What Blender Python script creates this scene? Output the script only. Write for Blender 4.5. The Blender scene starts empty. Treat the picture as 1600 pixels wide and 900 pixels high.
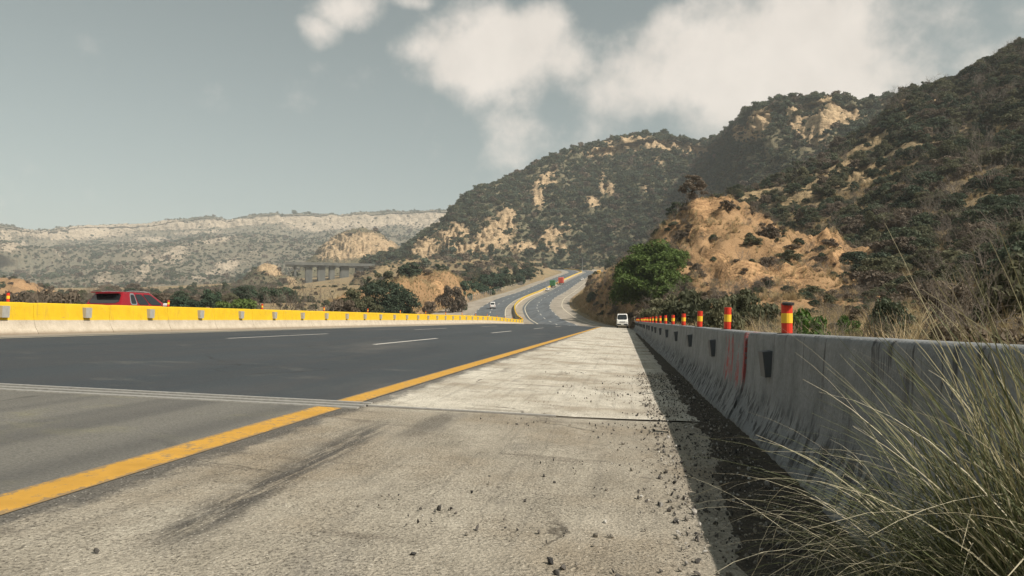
import bpy, math, random
import numpy as np
from mathutils import Vector, Matrix, Euler

R_ = math.radians
rng = np.random.default_rng(7)
random.seed(7)
scene = bpy.context.scene
COL = scene.collection

# ------------------------------------------------------------------ camera
FPX = 1155.0                       # focal length in photo pixels (1600 wide)
CAM = np.array([0.0, 0.0, 1.03])
YAW, PITCH = R_(8.55), R_(2.48)
FW = np.array([-math.sin(YAW) * math.cos(PITCH), math.cos(YAW) * math.cos(PITCH), math.sin(PITCH)])
RT = np.array([math.cos(YAW), math.sin(YAW), 0.0])
UP = np.cross(RT, FW)
cd = bpy.data.cameras.new('camera'); cam = bpy.data.objects.new('camera', cd); COL.objects.link(cam)
cd.sensor_width = 36.0; cd.lens = FPX / 1600 * 36.0; cd.clip_start = 0.05; cd.clip_end = 20000
cam.matrix_world = Matrix(((RT[0], UP[0], -FW[0], CAM[0]), (RT[1], UP[1], -FW[1], CAM[1]), (RT[2], UP[2], -FW[2], CAM[2]), (0, 0, 0, 1)))
scene.camera = cam

# ------------------------------------------------------------------ light
SUN_AZ, SUN_EL = R_(114), R_(44)   # azimuth clockwise from +Y
SUN_STRENGTH, SKY_STRENGTH, EXPOSURE = 5.0, 0.095, 0.3
sd = bpy.data.lights.new('sun', 'SUN'); sun = bpy.data.objects.new('sun', sd); COL.objects.link(sun)
sd.energy = SUN_STRENGTH; sd.angle = R_(0.6); sd.color = (1.0, 0.91, 0.80)
to_sun = Vector((math.sin(SUN_AZ) * math.cos(SUN_EL), math.cos(SUN_AZ) * math.cos(SUN_EL), math.sin(SUN_EL)))
sun.rotation_euler = to_sun.to_track_quat('Z', 'Y').to_euler(); sun.location = (60, -40, 80)
scene.view_settings.view_transform = 'Standard'; scene.view_settings.look = 'None'
scene.view_settings.exposure = EXPOSURE; scene.view_settings.gamma = 1.0; scene.view_settings.use_curve_mapping = False
scene.render.engine = 'CYCLES'
cy = scene.cycles
cy.use_denoising = True
try: cy.denoiser = 'OPENIMAGEDENOISE'; cy.denoising_prefilter = 'ACCURATE'
except Exception: pass
cy.max_bounces = 6; cy.diffuse_bounces = 3; cy.glossy_bounces = 3; cy.transmission_bounces = 4
cy.volume_bounces = 2; cy.transparent_max_bounces = 6; cy.use_adaptive_sampling = True; cy.adaptive_threshold = 0.012
cy.sample_clamp_indirect = 6.0; cy.caustics_reflective = False; cy.caustics_refractive = False

# ------------------------------------------------------------------ node helpers
class NT:
    def __init__(s, tree): s.t = tree
    def n(s, typ, props=None, **ins):
        nd = s.t.nodes.new(typ)
        for k, v in (props or {}).items(): setattr(nd, k, v)
        for k, v in ins.items():
            s.put(nd.inputs[k.replace('_', ' ')] if k.replace('_', ' ') in nd.inputs else nd.inputs[int(k[1:])], v)
        return nd
    def put(s, sock, v):
        if isinstance(v, bpy.types.NodeSocket): s.t.links.new(v, sock)
        elif hasattr(v, '__len__') and len(v) == 3 and sock.type == 'RGBA': sock.default_value = (*v, 1)
        else: sock.default_value = v
    def m(s, op, a, b=0.0, c=None, clamp=False):
        nd = s.t.nodes.new('ShaderNodeMath'); nd.operation = op; nd.use_clamp = clamp
        s.put(nd.inputs[0], a); s.put(nd.inputs[1], b)
        if c is not None: s.put(nd.inputs[2], c)
        return nd.outputs[0]
    def vm(s, op, a, b=None, out=0):
        nd = s.t.nodes.new('ShaderNodeVectorMath'); nd.operation = op
        s.put(nd.inputs[0], a)
        if b is not None: s.put(nd.inputs[1], b)
        return nd.outputs[out]
    def noise(s, vec, scale, detail=4, rough=0.55, dist=0.0):
        return s.n('ShaderNodeTexNoise', None, Vector=vec, Scale=scale, Detail=detail, Roughness=rough, Distortion=dist).outputs[0]
    def voro(s, vec, scale, feature='F1', out=0):
        return s.n('ShaderNodeTexVoronoi', {'feature': feature}, Vector=vec, Scale=scale).outputs[out]
    def ramp(s, fac, stops, interp='LINEAR'):
        nd = s.t.nodes.new('ShaderNodeValToRGB'); nd.color_ramp.interpolation = interp
        e = nd.color_ramp.elements
        while len(e) < len(stops): e.new(0.5)
        for el, (p, c) in zip(e, stops):
            el.position = p; el.color = (*c, 1) if hasattr(c, '__len__') else (c, c, c, 1)
        s.put(nd.inputs[0], fac); return nd.outputs[0]
    def sm(s, v, a, b):     # smoothstep a..b -> 0..1
        return s.n('ShaderNodeMapRange', {'interpolation_type': 'SMOOTHSTEP'}, Value=v, From_Min=a, From_Max=b).outputs[0]
    def mix(s, fac, a, b, mode='MIX'):
        nd = s.t.nodes.new('ShaderNodeMix'); nd.data_type = 'RGBA'; nd.blend_type = mode
        s.put(nd.inputs[0], fac); s.put(nd.inputs[6], a); s.put(nd.inputs[7], b); return nd.outputs[2]
    def scale(s, vec, v): return s.vm('MULTIPLY', vec, v)
    def bump(s, h, dist, strength=1.0, normal=None):
        nd = s.n('ShaderNodeBump', None, Strength=strength, Distance=dist, Height=h)
        if normal is not None: s.put(nd.inputs['Normal'], normal)
        return nd.outputs[0]

MATS = {}
def material(name, fn, rough=0.9, spec=0.3):
    m = bpy.data.materials.new(name); m.use_nodes = True
    t = m.node_tree; b = t.nodes['Principled BSDF']; nt = NT(t)
    b.inputs['Roughness'].default_value = rough; b.inputs['Specular IOR Level'].default_value = spec
    co = t.nodes.new('ShaderNodeTexCoord')
    fn(nt, b, co.outputs['Object'], co); MATS[name] = m
    return m
def plain(name, col, rough=0.6, spec=0.4, metal=0.0, var=0.15, vs=6.0):
    def fn(nt, b, o, co):
        f = nt.noise(o, vs, 4)
        c = nt.mix(1.0, col, nt.ramp(f, [(0.25, 1 - var), (0.75, 1 + var if var < .1 else 1.0)]), 'MULTIPLY')
        nt.put(b.inputs['Base Color'], c); b.inputs['Metallic'].default_value = metal
    return material(name, fn, rough, spec)

# ------------------------------------------------------------------ world: Nishita sky with cumulus drifting in it
w = bpy.data.worlds.new('World'); scene.world = w; w.use_nodes = True
wt = NT(w.node_tree); bg = w.node_tree.nodes['Background']
sky = wt.n('ShaderNodeTexSky', {'sky_type': 'NISHITA', 'sun_disc': False})
sky.sun_elevation = SUN_EL; sky.sun_rotation = SUN_AZ; sky.altitude = 600; sky.air_density = 1.0; sky.dust_density = 3.5; sky.ozone_density = 0.6
hs = wt.n('ShaderNodeHueSaturation', None, Saturation=0.36, Value=0.79, Color=sky.outputs[0])
dirv = wt.n('ShaderNodeTexCoord').outputs['Generated']
sep = wt.n('ShaderNodeSeparateXYZ', None, Vector=dirv)
az = wt.m('ARCTAN2', sep.outputs[0], sep.outputs[1]); el = wt.m('ARCSINE', sep.outputs[2])
def px_az_el(px, py):
    v = FW + RT * (px - 800) / FPX + UP * (450 - py) / FPX; v = v / np.linalg.norm(v)
    return math.atan2(v[0], v[1]), math.asin(v[2])
nz = wt.noise(dirv, 8.5, 9, 0.57, 0.0); nz2 = wt.noise(dirv, 3.0, 3, 0.5)
cov = None
# heaps of cumulus: centre, horizontal and vertical half size (photo pixels), flatter below
for (cx, cy_, rx, ry, amt) in [(790, 92, 150, 75, 1.0), (850, 40, 60, 50, .8), (665, 75, 65, 40, .7), (1230, 95, 270, 120, 1.05), (1000, 150, 130, 60, .75),
                               (1100, 190, 420, 80, .55), (760, 160, 300, 70, .42), (540, 12, 60, 34, .8), (500, 45, 50, 28, .55), (1540, 95, 90, 40, .7), (1180, 25, 160, 50, .7), (650, 4, 40, 14, .6),
                               (2300, 60, 420, 110, 1.0), (-700, 150, 360, 90, .9), (3300, 0, 500, 120, 1.0)]:
    a0, e0 = px_az_el(cx, cy_)
    du = wt.m('MULTIPLY', wt.m('SUBTRACT', az, a0), FPX / rx); dv = wt.m('MULTIPLY', wt.m('SUBTRACT', el, e0), FPX / ry)
    r2 = wt.m('ADD', wt.m('MULTIPLY', du, du), wt.m('MULTIPLY', dv, dv))
    g = wt.m('MULTIPLY', wt.m('EXPONENT', wt.m('MULTIPLY', r2, -0.9)), amt)
    cov = g if cov is None else wt.m('MAXIMUM', cov, g)
elsewhere = wt.m('MULTIPLY', wt.sm(el, 0.55, 0.9), wt.sm(nz2, 0.52, 0.7))
cov = wt.m('MAXIMUM', cov, wt.m('MULTIPLY', elsewhere, .8))
dens = wt.m('ADD', cov, wt.m('MULTIPLY', wt.m('SUBTRACT', nz, 0.5), 1.8))
mask = wt.m('MULTIPLY', wt.sm(dens, 0.26, 0.86), 0.84)
lit = wt.m('ADD', 0.82, wt.m('MULTIPLY', wt.noise(dirv, 14.0, 5, .6), 0.35))
ccol = wt.mix(1.0, (7.9, 7.15, 6.4), lit, 'MULTIPLY')
wcol = wt.mix(mask, wt.mix(1.0, hs.outputs[0], (.92, 1.035, .94), 'MULTIPLY'), ccol)
wt.put(bg.inputs['Color'], wcol); bg.inputs['Strength'].default_value = SKY_STRENGTH

# ------------------------------------------------------------------ geometry helpers
def P(px, py, d):
    return CAM + FW * d + RT * ((px - 800) / FPX * d) + UP * ((450 - py) / FPX * d)
def project(p):
    v = np.asarray(p) - CAM; d = v @ FW
    return 800 + FPX * (v @ RT) / d, 450 - FPX * (v @ UP) / d, d
def mesh_obj(name, verts, faces, mat=None, parent=None, smooth=False, link=True, mats=None, fmat=None):
    me = bpy.data.meshes.new(name); me.from_pydata([tuple(map(float, v)) for v in verts], [], [tuple(map(int, f)) for f in faces])
    for mm in (mats or ([mat] if mat else [])): me.materials.append(MATS[mm])
    if fmat is not None: me.polygons.foreach_set('material_index', fmat)
    if smooth: me.polygons.foreach_set('use_smooth', [True] * len(me.polygons))
    me.update(); o = bpy.data.objects.new(name, me)
    if link: COL.objects.link(o)
    if parent: o.parent = parent
    return o
def big_mesh(name, V, F, mat, smooth=False, link=True):      # numpy arrays, all faces same size
    me = bpy.data.meshes.new(name); V = np.asarray(V, np.float32); F = np.asarray(F, np.int32); k = F.shape[1]
    me.vertices.add(len(V)); me.vertices.foreach_set('co', V.ravel())
    me.loops.add(F.size); me.loops.foreach_set('vertex_index', F.ravel())
    me.polygons.add(len(F)); me.polygons.foreach_set('loop_start', np.arange(0, F.size, k, dtype=np.int32))
    if smooth: me.polygons.foreach_set('use_smooth', np.ones(len(F), bool))
    me.update(); me.validate(); me.materials.append(MATS[mat])
    o = bpy.data.objects.new(name, me)
    if link: COL.objects.link(o)
    return o
def attr(o, name, vals, typ='FLOAT'):
    a = o.data.attributes.new(name, typ, 'POINT')
    a.data.foreach_set({'FLOAT': 'value', 'INT': 'value', 'FLOAT_VECTOR': 'vector'}[typ], np.asarray(vals).ravel())
def tag(o, label=None, cat=None, group=None, kind=None):
    for k, v in (('label', label), ('category', cat), ('group', group), ('kind', kind)):
        if v: o[k] = v
    return o
def empty(name, loc=(0, 0, 0), rz=0.0):
    o = bpy.data.objects.new(name, None); COL.objects.link(o); o.location = loc; o.rotation_euler = (0, 0, rz); o.empty_display_size = .2
    return o
def copy_tree(o, parent=None):
    c = o.copy(); COL.objects.link(c); c.parent = parent
    for ch in [x for x in o.children]: copy_tree(ch, c)
    return c
class MB:
    def __init__(s): s.v = []; s.f = []
    def poly(s, pts): i = len(s.v); s.v += [tuple(p) for p in pts]; s.f.append(tuple(range(i, i + len(pts)))); return s
    def box(s, c, d, rz=0.0):
        i = len(s.v); ca, sa = math.cos(rz), math.sin(rz)
        for z in (-.5, .5):
            for x, y in ((-.5, -.5), (.5, -.5), (.5, .5), (-.5, .5)):
                X, Y = x * d[0], y * d[1]; s.v.append((c[0] + X * ca - Y * sa, c[1] + X * sa + Y * ca, c[2] + z * d[2]))
        s.f += [(i + 3, i + 2, i + 1, i), (i + 4, i + 5, i + 6, i + 7)] + [(i + k, i + (k + 1) % 4, i + 4 + (k + 1) % 4, i + 4 + k) for k in range(4)]; return s
    def loft(s, rings, cap=True):
        i = len(s.v); n = len(rings[0])
        for r in rings: s.v += [tuple(p) for p in r]
        for k in range(len(rings) - 1):
            for j in range(n):
                s.f.append((i + k * n + j, i + k * n + (j + 1) % n, i + (k + 1) * n + (j + 1) % n, i + (k + 1) * n + j))
        if cap: s.f += [tuple(i + j for j in range(n))[::-1], tuple(i + (len(rings) - 1) * n + j for j in range(n))]
        return s
    def tube(s, pts, rad, n=6):
        rings = []
        for k, p in enumerate(pts):
            p = np.array(p, float); a = np.array(pts[max(k - 1, 0)], float); b = np.array(pts[min(k + 1, len(pts) - 1)], float)
            t = b - a; t /= np.linalg.norm(t) + 1e-9
            u = np.cross(t, (0, 0, 1)) if abs(t[2]) < .9 else np.cross(t, (1, 0, 0)); u /= np.linalg.norm(u); v = np.cross(t, u)
            r = rad[k] if hasattr(rad, '__len__') else rad
            rings.append([p + r * (math.cos(q) * u + math.sin(q) * v) for q in np.arange(n) * 2 * math.pi / n])
        return s.loft(rings)
    def build(s, name, mat, parent=None, smooth=False, bevel=0, link=True):
        o = mesh_obj(name, s.v, s.f, mat, parent, smooth, link)
        if bevel:
            m = o.modifiers.new('bevel', 'BEVEL'); m.width = bevel; m.segments = 2; m.limit_method = 'ANGLE'
        return o

_perm = np.random.default_rng(3).permutation(256); _perm = np.concatenate([_perm, _perm, _perm])
_g = np.random.default_rng(4).normal(size=(256, 3)); _g /= np.linalg.norm(_g, axis=1)[:, None]
def perlin(p):
    p = np.asarray(p, float); i = np.floor(p).astype(int); f = p - i; i &= 255; u = f * f * f * (f * (f * 6 - 15) + 10)
    r = 0
    for dx in (0, 1):
        for dy in (0, 1):
            for dz in (0, 1):
                h = _perm[_perm[_perm[i[..., 0] + dx] + i[..., 1] + dy] + i[..., 2] + dz]
                d = (_g[h] * (f - (dx, dy, dz))).sum(-1)
                r = r + d * (u[..., 0] if dx else 1 - u[..., 0]) * (u[..., 1] if dy else 1 - u[..., 1]) * (u[..., 2] if dz else 1 - u[..., 2])
    return r
def fbm(p, oct=5, gain=.5, ridged=False):
    p = np.asarray(p, float); a, s, r = 1.0, 1.0, 0
    for k in range(oct):
        n = perlin(p * s + 17.3 * k); r = r + a * ((1 - 2 * np.abs(n) * 1.6) if ridged else n); a *= gain; s *= 2.03
    return r
def grid_faces(nr, nc):
    a = np.arange(nr * nc).reshape(nr, nc)
    return np.stack([a[:-1, :-1], a[:-1, 1:], a[1:, 1:], a[1:, :-1]], -1).reshape(-1, 4)
def catmull(Q, n):          # along axis 0 -> n samples
    Q = np.asarray(Q, float); k = len(Q); t = np.linspace(0, k - 1 - 1e-9, n); i = t.astype(int); f = (t - i)
    g = lambda j: Q[np.clip(j, 0, k - 1)]
    f = f.reshape((-1,) + (1,) * (Q.ndim - 1)); p0, p1, p2, p3 = g(i - 1), g(i), g(i + 1), g(i + 2)
    return .5 * (2 * p1 + (p2 - p0) * f + (2 * p0 - 5 * p1 + 4 * p2 - p3) * f ** 2 + (3 * p1 - p0 - 3 * p2 + p3) * f ** 3)
def tps(pts, lam=1e-3, L=100.):
    pts = np.asarray(pts, float); X = pts[:, :2] / L; n = len(X)
    K = lambda r2: np.where(r2 > 1e-12, .5 * r2 * np.log(np.maximum(r2, 1e-12)), 0)
    A = np.zeros((n + 3, n + 3)); A[:n, :n] = K(((X[:, None] - X[None]) ** 2).sum(-1)) + lam * np.eye(n)
    A[:n, n] = 1; A[:n, n + 1:] = X; A[n, :n] = 1; A[n + 1:, :n] = X.T
    c = np.linalg.solve(A, np.concatenate([pts[:, 2], np.zeros(3)]))
    def f(x, y):
        q = np.stack([np.ravel(x), np.ravel(y)], -1) / L
        r = K(((q[:, None] - X[None]) ** 2).sum(-1)) @ c[:n] + c[n] + q @ c[n + 1:]
        return r.reshape(np.shape(x))
    return f

# ------------------------------------------------------------------ the motorway: median path and cross-section
XM = -17.9                                                     # the median stands 17.9 m left of the camera
ctl = [(XM, y, 0.6) for y in (-60, -30, 0, 30, 60, 85)] + [(XM, 100, .55), (XM - .1, 118, .30)]
for px, py, d in [(817, 507, 138), (807, 497, 170), (804, 484, 205), (807.5, 477, 230), (817, 469, 258), (829, 463, 285), (851, 454, 335), (878, 440, 425), (904, 428, 535), (909, 425.5, 578), (900, 422.5, 625), (876, 421, 680), (838, 421, 740), (790, 421, 800)]:
    ctl.append(tuple(P(px, py, d)))
path = catmull(ctl, 900)
for _ in range(60): path[1:-1] = .25 * path[:-2] + .5 * path[1:-1] + .25 * path[2:]
_sl = np.concatenate([[0], np.cumsum(np.linalg.norm(np.diff(path[:, :2], axis=0), axis=1))]) - 60
S_END = _sl[-1]
def road_c(s):
    s = np.asarray(s, float); p = np.stack([np.interp(s, _sl, path[:, k]) for k in range(3)], -1)
    a = np.stack([np.interp(s + 1.5, _sl, path[:, k]) for k in range(2)], -1); b = np.stack([np.interp(s - 1.5, _sl, path[:, k]) for k in range(2)], -1)
    t = a - b; t /= np.linalg.norm(t, axis=-1)[..., None]
    return p, t
def cross(off): return np.interp(off, [-20, -3, 0, 3.9, 7.7, 15, 17.9, 19.4, 24], [-.30, 0, 0, -.02, -.10, -.45, -.60, -.65, -.8])
def bank(s): return np.interp(s, [100, 125, 190], [1, .75, .35])
def road(s, off):
    s, off = np.broadcast_arrays(np.asarray(s, float), np.asarray(off, float))
    p, t = road_c(s); n = np.stack([t[..., 1], -t[..., 0]], -1)
    z = p[..., 2] + cross(off) * bank(s)
    return np.concatenate([p[..., :2] + n * off[..., None], z[..., None]], -1)
def s_list(s0, s1, fine=1.0):
    out = [s0]
    while out[-1] < s1:
        st = max(.25 * fine, min(4.0, abs(out[-1]) * .03)) ; out.append(min(s1, out[-1] + st))
    return np.array(out)
def strip(name, s0, s1, o0, o1, mat, dz=0.0, nof=None, kind='structure', parent=None, wob=0.0):
    S = s_list(s0, s1); nof = nof or (5 if callable(o0) or callable(o1) else max(2, int(abs(o1 - o0) / 1.0) + 1))
    o0 = np.broadcast_to(o0(S) if callable(o0) else o0, S.shape); o1 = np.broadcast_to(o1(S) if callable(o1) else o1, S.shape)
    T = np.linspace(0, 1, nof); O = o0[:, None] * (1 - T) + o1[:, None] * T
    V = road(S[:, None] + 0 * O, O); V[..., 2] += dz
    if wob: V[..., 2] += wob * fbm(V.reshape(-1, 3) * .8, 3).reshape(V.shape[:2])
    o = big_mesh(name, V.reshape(-1, 3), grid_faces(*O.shape)[:, ::-1] if o0[0] > o1[0] else grid_faces(*O.shape), mat, smooth=True)
    if parent: o.parent = parent
    if kind: o['kind'] = kind
    return o

# ---- surface materials
def m_shoulder(nt, b, o, co, far=False):
    sx = nt.n('ShaderNodeSeparateXYZ', None, Vector=o); X, Y = sx.outputs[0], sx.outputs[1]
    big = nt.noise(o, .55, 5, .6); mid = nt.noise(nt.scale(o, (1, .55, 1)), 3.2, 6, .65); fine = nt.noise(o, 42, 4, .7); grit = nt.noise(o, 130, 2, .6)
    before = nt.sm(nt.m('SUBTRACT', Y, nt.m('MULTIPLY', X, .124)), 7.85, 7.6)        # side of the expansion joint
    colA = nt.ramp(mid, [(.28, (.40, .36, .295)), (.5, (.55, .51, .43)), (.72, (.65, .61, .525))])
    colB = nt.ramp(mid, [(.2, (.22, .198, .158)), (.5, (.335, .302, .245)), (.8, (.42, .382, .312))])
    c = nt.mix(before, colA, colB)
    c = nt.mix(nt.m('MULTIPLY', nt.sm(big, .44, .66), .6), c, (.24, .19, .13))                    # brown dust
    c = nt.mix(nt.m('MULTIPLY', nt.sm(nt.noise(nt.scale(o, (2.2, .7, 1)), .9, 5, .65), .56, .7), .38), c, (.125, .118, .11))   # grey worn tar
    # stains across the shoulder, as left by drips and seams
    st = nt.sm(nt.noise(nt.scale(o, (.6, 3.2, 1)), .9, 4, .6), .60, .68)
    c = nt.mix(nt.m('MULTIPLY', st, .45), c, (.12, .10, .08))
    # skid mark, and the dark band beside the edge line
    wv = nt.m('ADD', X, nt.m('MULTIPLY', nt.m('SUBTRACT', nt.noise(nt.scale(o, (.3, 1, 1)), 1.6, 3), .5), .16))
    lane = nt.m('ABSOLUTE', nt.m('ADD', nt.m('ADD', wv, 2.02), nt.m('MULTIPLY', nt.m('SUBTRACT', Y, 4.8), .055)))
    sk = nt.m('MULTIPLY', nt.sm(lane, .20, .03), nt.m('MULTIPLY', nt.sm(Y, 2.6, 3.2), nt.sm(Y, 6.9, 5.6)))
    sk = nt.m('MULTIPLY', sk, nt.sm(nt.noise(nt.scale(o, (6, .5, 1)), 3.0, 4, .7), .30, .55))
    c = nt.mix(nt.m('MULTIPLY', sk, .85), c, (.055, .053, .052))
    sk2 = nt.m('MULTIPLY', nt.sm(nt.m('ABSOLUTE', nt.m('ADD', wv, 1.72)), .22, .05), nt.m('MULTIPLY', nt.sm(Y, 5.2, 6.4), nt.sm(Y, 7.6, 7.1)))
    c = nt.mix(nt.m('MULTIPLY', sk2, .55), c, (.07, .067, .064))
    tr = nt.m('MULTIPLY', nt.sm(nt.noise(nt.scale(o, (14, .35, 1)), 1.0, 3, .6), .5, .7), .30)              # scratched along the road
    c = nt.mix(tr, c, (.17, .155, .13))
    ed = nt.m('MULTIPLY', nt.sm(nt.m('ADD', X, nt.m('MULTIPLY', nt.noise(nt.scale(o, (1, .5, 1)), 4, 5, .7), .62)), -2.22, -2.40), nt.sm(Y, 60, 30))
    c = nt.mix(nt.m('MULTIPLY', ed, .8), c, (.085, .082, .078))
    # aggregate
    vd = nt.voro(o, 60); pit = nt.m('MULTIPLY', nt.sm(nt.noise(o, 62, 5, .75), .565, .61), nt.sm(nt.noise(o, 2.3, 4, .7), .36, .60))
    c = nt.mix(nt.m('MULTIPLY', pit, .78), c, (.07, .06, .05))
    crk = nt.m('MULTIPLY', nt.sm(nt.voro(nt.vm('ADD', o, nt.scale(nt.n('ShaderNodeTexNoise', None, Vector=o, Scale=2.2, Detail=4.0).outputs[1], (.55, .55, 0))), .55, 'DISTANCE_TO_EDGE'), .010, .002), nt.sm(nt.noise(o, .5, 3), .48, .6))
    c = nt.mix(nt.m('MULTIPLY', crk, .75), c, (.06, .052, .042))
    pale = nt.sm(nt.noise(nt.scale(o, (1.2, .6, 1)), 1.7, 5, .7), .56, .72); c = nt.mix(nt.m('MULTIPLY', pale, .30), c, (.52, .48, .40))
    c = nt.mix(1.0, c, nt.ramp(fine, [(.3, .68), (.7, 1.2)]), 'MULTIPLY')
    c = nt.mix(nt.m('MULTIPLY', nt.sm(nt.voro(o, 33, out=0), .20, .08), .6), c, (.62, .58, .50))
    nt.put(b.inputs['Base Color'], c)
    h = nt.m('ADD', nt.m('MULTIPLY', fine, .9), nt.m('ADD', nt.m('MULTIPLY', mid, .9), nt.m('ADD', nt.m('MULTIPLY', vd, .35), nt.m('MULTIPLY', pit, -.5))))
    nt.put(b.inputs['Normal'], nt.bump(h, .016, 1.0))
material('shoulder_concrete', m_shoulder, .95, .2)

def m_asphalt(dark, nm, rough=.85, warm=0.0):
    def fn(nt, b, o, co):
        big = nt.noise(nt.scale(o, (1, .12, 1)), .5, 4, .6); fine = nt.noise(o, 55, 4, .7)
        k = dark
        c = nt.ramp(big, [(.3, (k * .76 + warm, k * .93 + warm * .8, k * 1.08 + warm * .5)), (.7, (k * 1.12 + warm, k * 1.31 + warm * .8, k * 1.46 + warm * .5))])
        c = nt.mix(nt.m('MULTIPLY', nt.sm(nt.noise(o, 1.3, 5, .65), .55, .75), .35), c, (.19 + warm, .175 + warm, .15))
        sp = nt.sm(nt.voro(o, 45), .17, .05)
        c = nt.mix(nt.m('MULTIPLY', sp, .35), c, (.42, .40, .36))
        c = nt.mix(1.0, c, nt.ramp(fine, [(.3, .55), (.75, 1.3)]), 'MULTIPLY')
        crk = nt.m('MULTIPLY', nt.sm(nt.voro(nt.vm('ADD', o, nt.scale(nt.n('ShaderNodeTexNoise', None, Vector=o, Scale=1.5).outputs[1], (.5, .5, 0))), .33, 'DISTANCE_TO_EDGE'), .012, .003), nt.sm(nt.noise(o, .22, 3), .5, .62))
        c = nt.mix(nt.m('MULTIPLY', crk, .8), c, (.02, .02, .02))
        dust = nt.m('MULTIPLY', nt.sm(nt.noise(nt.scale(o, (1, .25, 1)), .35, 5, .65), .54, .75), .35); c = nt.mix(dust, c, (.17, .15, .125))
        drip = nt.m('MULTIPLY', nt.sm(nt.noise(nt.scale(o, (3, .5, 1)), .8, 4, .7), .64, .74), .6); c = nt.mix(drip, c, (.018, .018, .019))
        wl = nt.m('MULTIPLY', nt.sm(nt.noise(nt.scale(o, (1.1, .02, 1)), 1.0, 2), .46, .62), .45)
        c = nt.mix(wl, c, (.05, .05, .052))
        nt.put(b.inputs['Base Color'], c); nt.put(b.inputs['Normal'], nt.bump(nt.m('ADD', fine, nt.noise(o, 9, 3)), .008, .8))
    return material(nm, fn, rough, .35)
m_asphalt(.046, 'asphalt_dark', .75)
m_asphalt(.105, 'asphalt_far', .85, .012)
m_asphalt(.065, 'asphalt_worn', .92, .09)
m_asphalt(.038, 'asphalt_crest', .9)
def m_pale(nt, b, o, co):
    big = nt.noise(nt.scale(o, (1, .3, 1)), .35, 5, .65); f = nt.noise(o, 8, 4, .7)
    c = nt.ramp(big, [(.3, (.22, .195, .16)), (.55, (.32, .285, .235)), (.8, (.41, .37, .31))])
    c = nt.mix(1.0, c, nt.ramp(f, [(.3, .75), (.7, 1.1)]), 'MULTIPLY')
    nt.put(b.inputs['Base Color'], c); nt.put(b.inputs['Normal'], nt.bump(f, .01, .6))
material('pale_concrete', m_pale, .95, .2)
def m_paint(col, under, nm, wear=.5):
    def fn(nt, b, o, co):
        f = nt.noise(o, 22, 6, .75); g = nt.noise(o, 3, 4, .6)
        c = nt.mix(1.0, col, nt.ramp(g, [(.3, .78), (.7, 1.05)]), 'MULTIPLY')
        ac = nt.n('ShaderNodeAttribute', {'attribute_name': 'across'}).outputs['Fac']; e_ = nt.sm(nt.m('ADD', ac, nt.m('MULTIPLY', nt.m('SUBTRACT', nt.noise(o, 17, 5, .8), .5), 1.5)), .26, .12)
        wr = nt.m('MAXIMUM', nt.sm(nt.m('ADD', f, nt.m('MULTIPLY', nt.m('SUBTRACT', g, .5), .5)), wear + .06, wear + .15), nt.m('MULTIPLY', e_, 1.2), clamp=True)
        c = nt.mix(nt.m('MULTIPLY', wr, .75), c, under)
        nt.put(b.inputs['Base Color'], c); nt.put(b.inputs['Normal'], nt.bump(f, .004, .7))
    return material(nm, fn, .8, .3)
m_paint((.52, .285, .045), (.17, .14, .10), 'yellow_line', .49)
m_paint((.52, .50, .46), (.12, .118, .115), 'white_line', .46)
m_paint((.62, .56, .42), (.3, .27, .22), 'cream_line', .6)

# ---- carriageways (strips laid edge to edge along the median path)
JS = lambda S: S
def jrow(o): return 7.77 + 0.124 * (np.asarray(o) + XM)          # the expansion joint runs slightly askew
def near_sheet(name, o0, o1, ahead, s_far, mat, wob=0.0, gap=.26, dz=0.0):
    nof = max(2, int((o1 - o0) / .5) + 1); O = np.linspace(o0, o1, nof); J = jrow(O)
    if ahead: S = s_list(0, 1)[:0]; base = np.concatenate([[0], np.cumsum(np.minimum(4, .25 + .03 * np.arange(140)))]); k = base / base[-1]; SS = J[None] + gap + (s_far - J[None] - gap) * k[:, None]
    else: k = np.linspace(0, 1, 80); SS = s_far + (J[None] - gap - s_far) * k[:, None]
    V = road(SS, O[None] + 0 * SS); V[..., 2] += dz
    if wob: V[..., 2] += wob * fbm(V.reshape(-1, 3) * (.9, .9, 0), 4).reshape(V.shape[:2])
    o = big_mesh(name, V.reshape(-1, 3), grid_faces(*SS.shape)[:, ::-1], mat, smooth=True); 
    if dz == 0: o['kind'] = 'structure'
    return o
SC = 97.0
near_sheet('road', 2.2, 15.13, True, SC, 'asphalt_dark')
near_sheet('road', -.0 + .2, 15.13, False, -40, 'asphalt_worn')
near_sheet('road_shoulder', 15.13, 19.6, True, SC, 'shoulder_concrete', .012, .07)
near_sheet('road_shoulder', 15.13, 19.6, False, -40, 'shoulder_concrete', .012, .07)
strip('road_shoulder', 5.6, SC, 0.2, 2.2, 'pale_concrete', 0)
strip('road', SC, SC + 1.6, 2.2, 15.25, 'asphalt_crest')  # narrow strip across the lanes at the crest, darker than both sides
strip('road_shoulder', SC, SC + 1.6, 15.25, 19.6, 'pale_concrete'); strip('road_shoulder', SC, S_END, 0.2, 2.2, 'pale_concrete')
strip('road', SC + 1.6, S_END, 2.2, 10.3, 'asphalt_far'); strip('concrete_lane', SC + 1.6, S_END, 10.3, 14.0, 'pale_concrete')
strip('road_shoulder', SC + 1.6, S_END, 14.0, lambda s: np.interp(s, [98, 130, 170], [19.3, 17.3, 16.4]), 'pale_concrete')
strip('road_shoulder', -40, S_END, -2.4, -.2, 'pale_concrete')
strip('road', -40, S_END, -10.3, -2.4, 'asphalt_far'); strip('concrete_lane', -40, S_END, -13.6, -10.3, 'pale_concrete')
strip('road_shoulder', -40, S_END, lambda s: np.interp(s, [-40, 60, 110, 190, 260, 400], [-17, -18, -24, -21, -16.5, -15.5]), -13.6, 'pale_concrete', -.005, nof=6)

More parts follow.
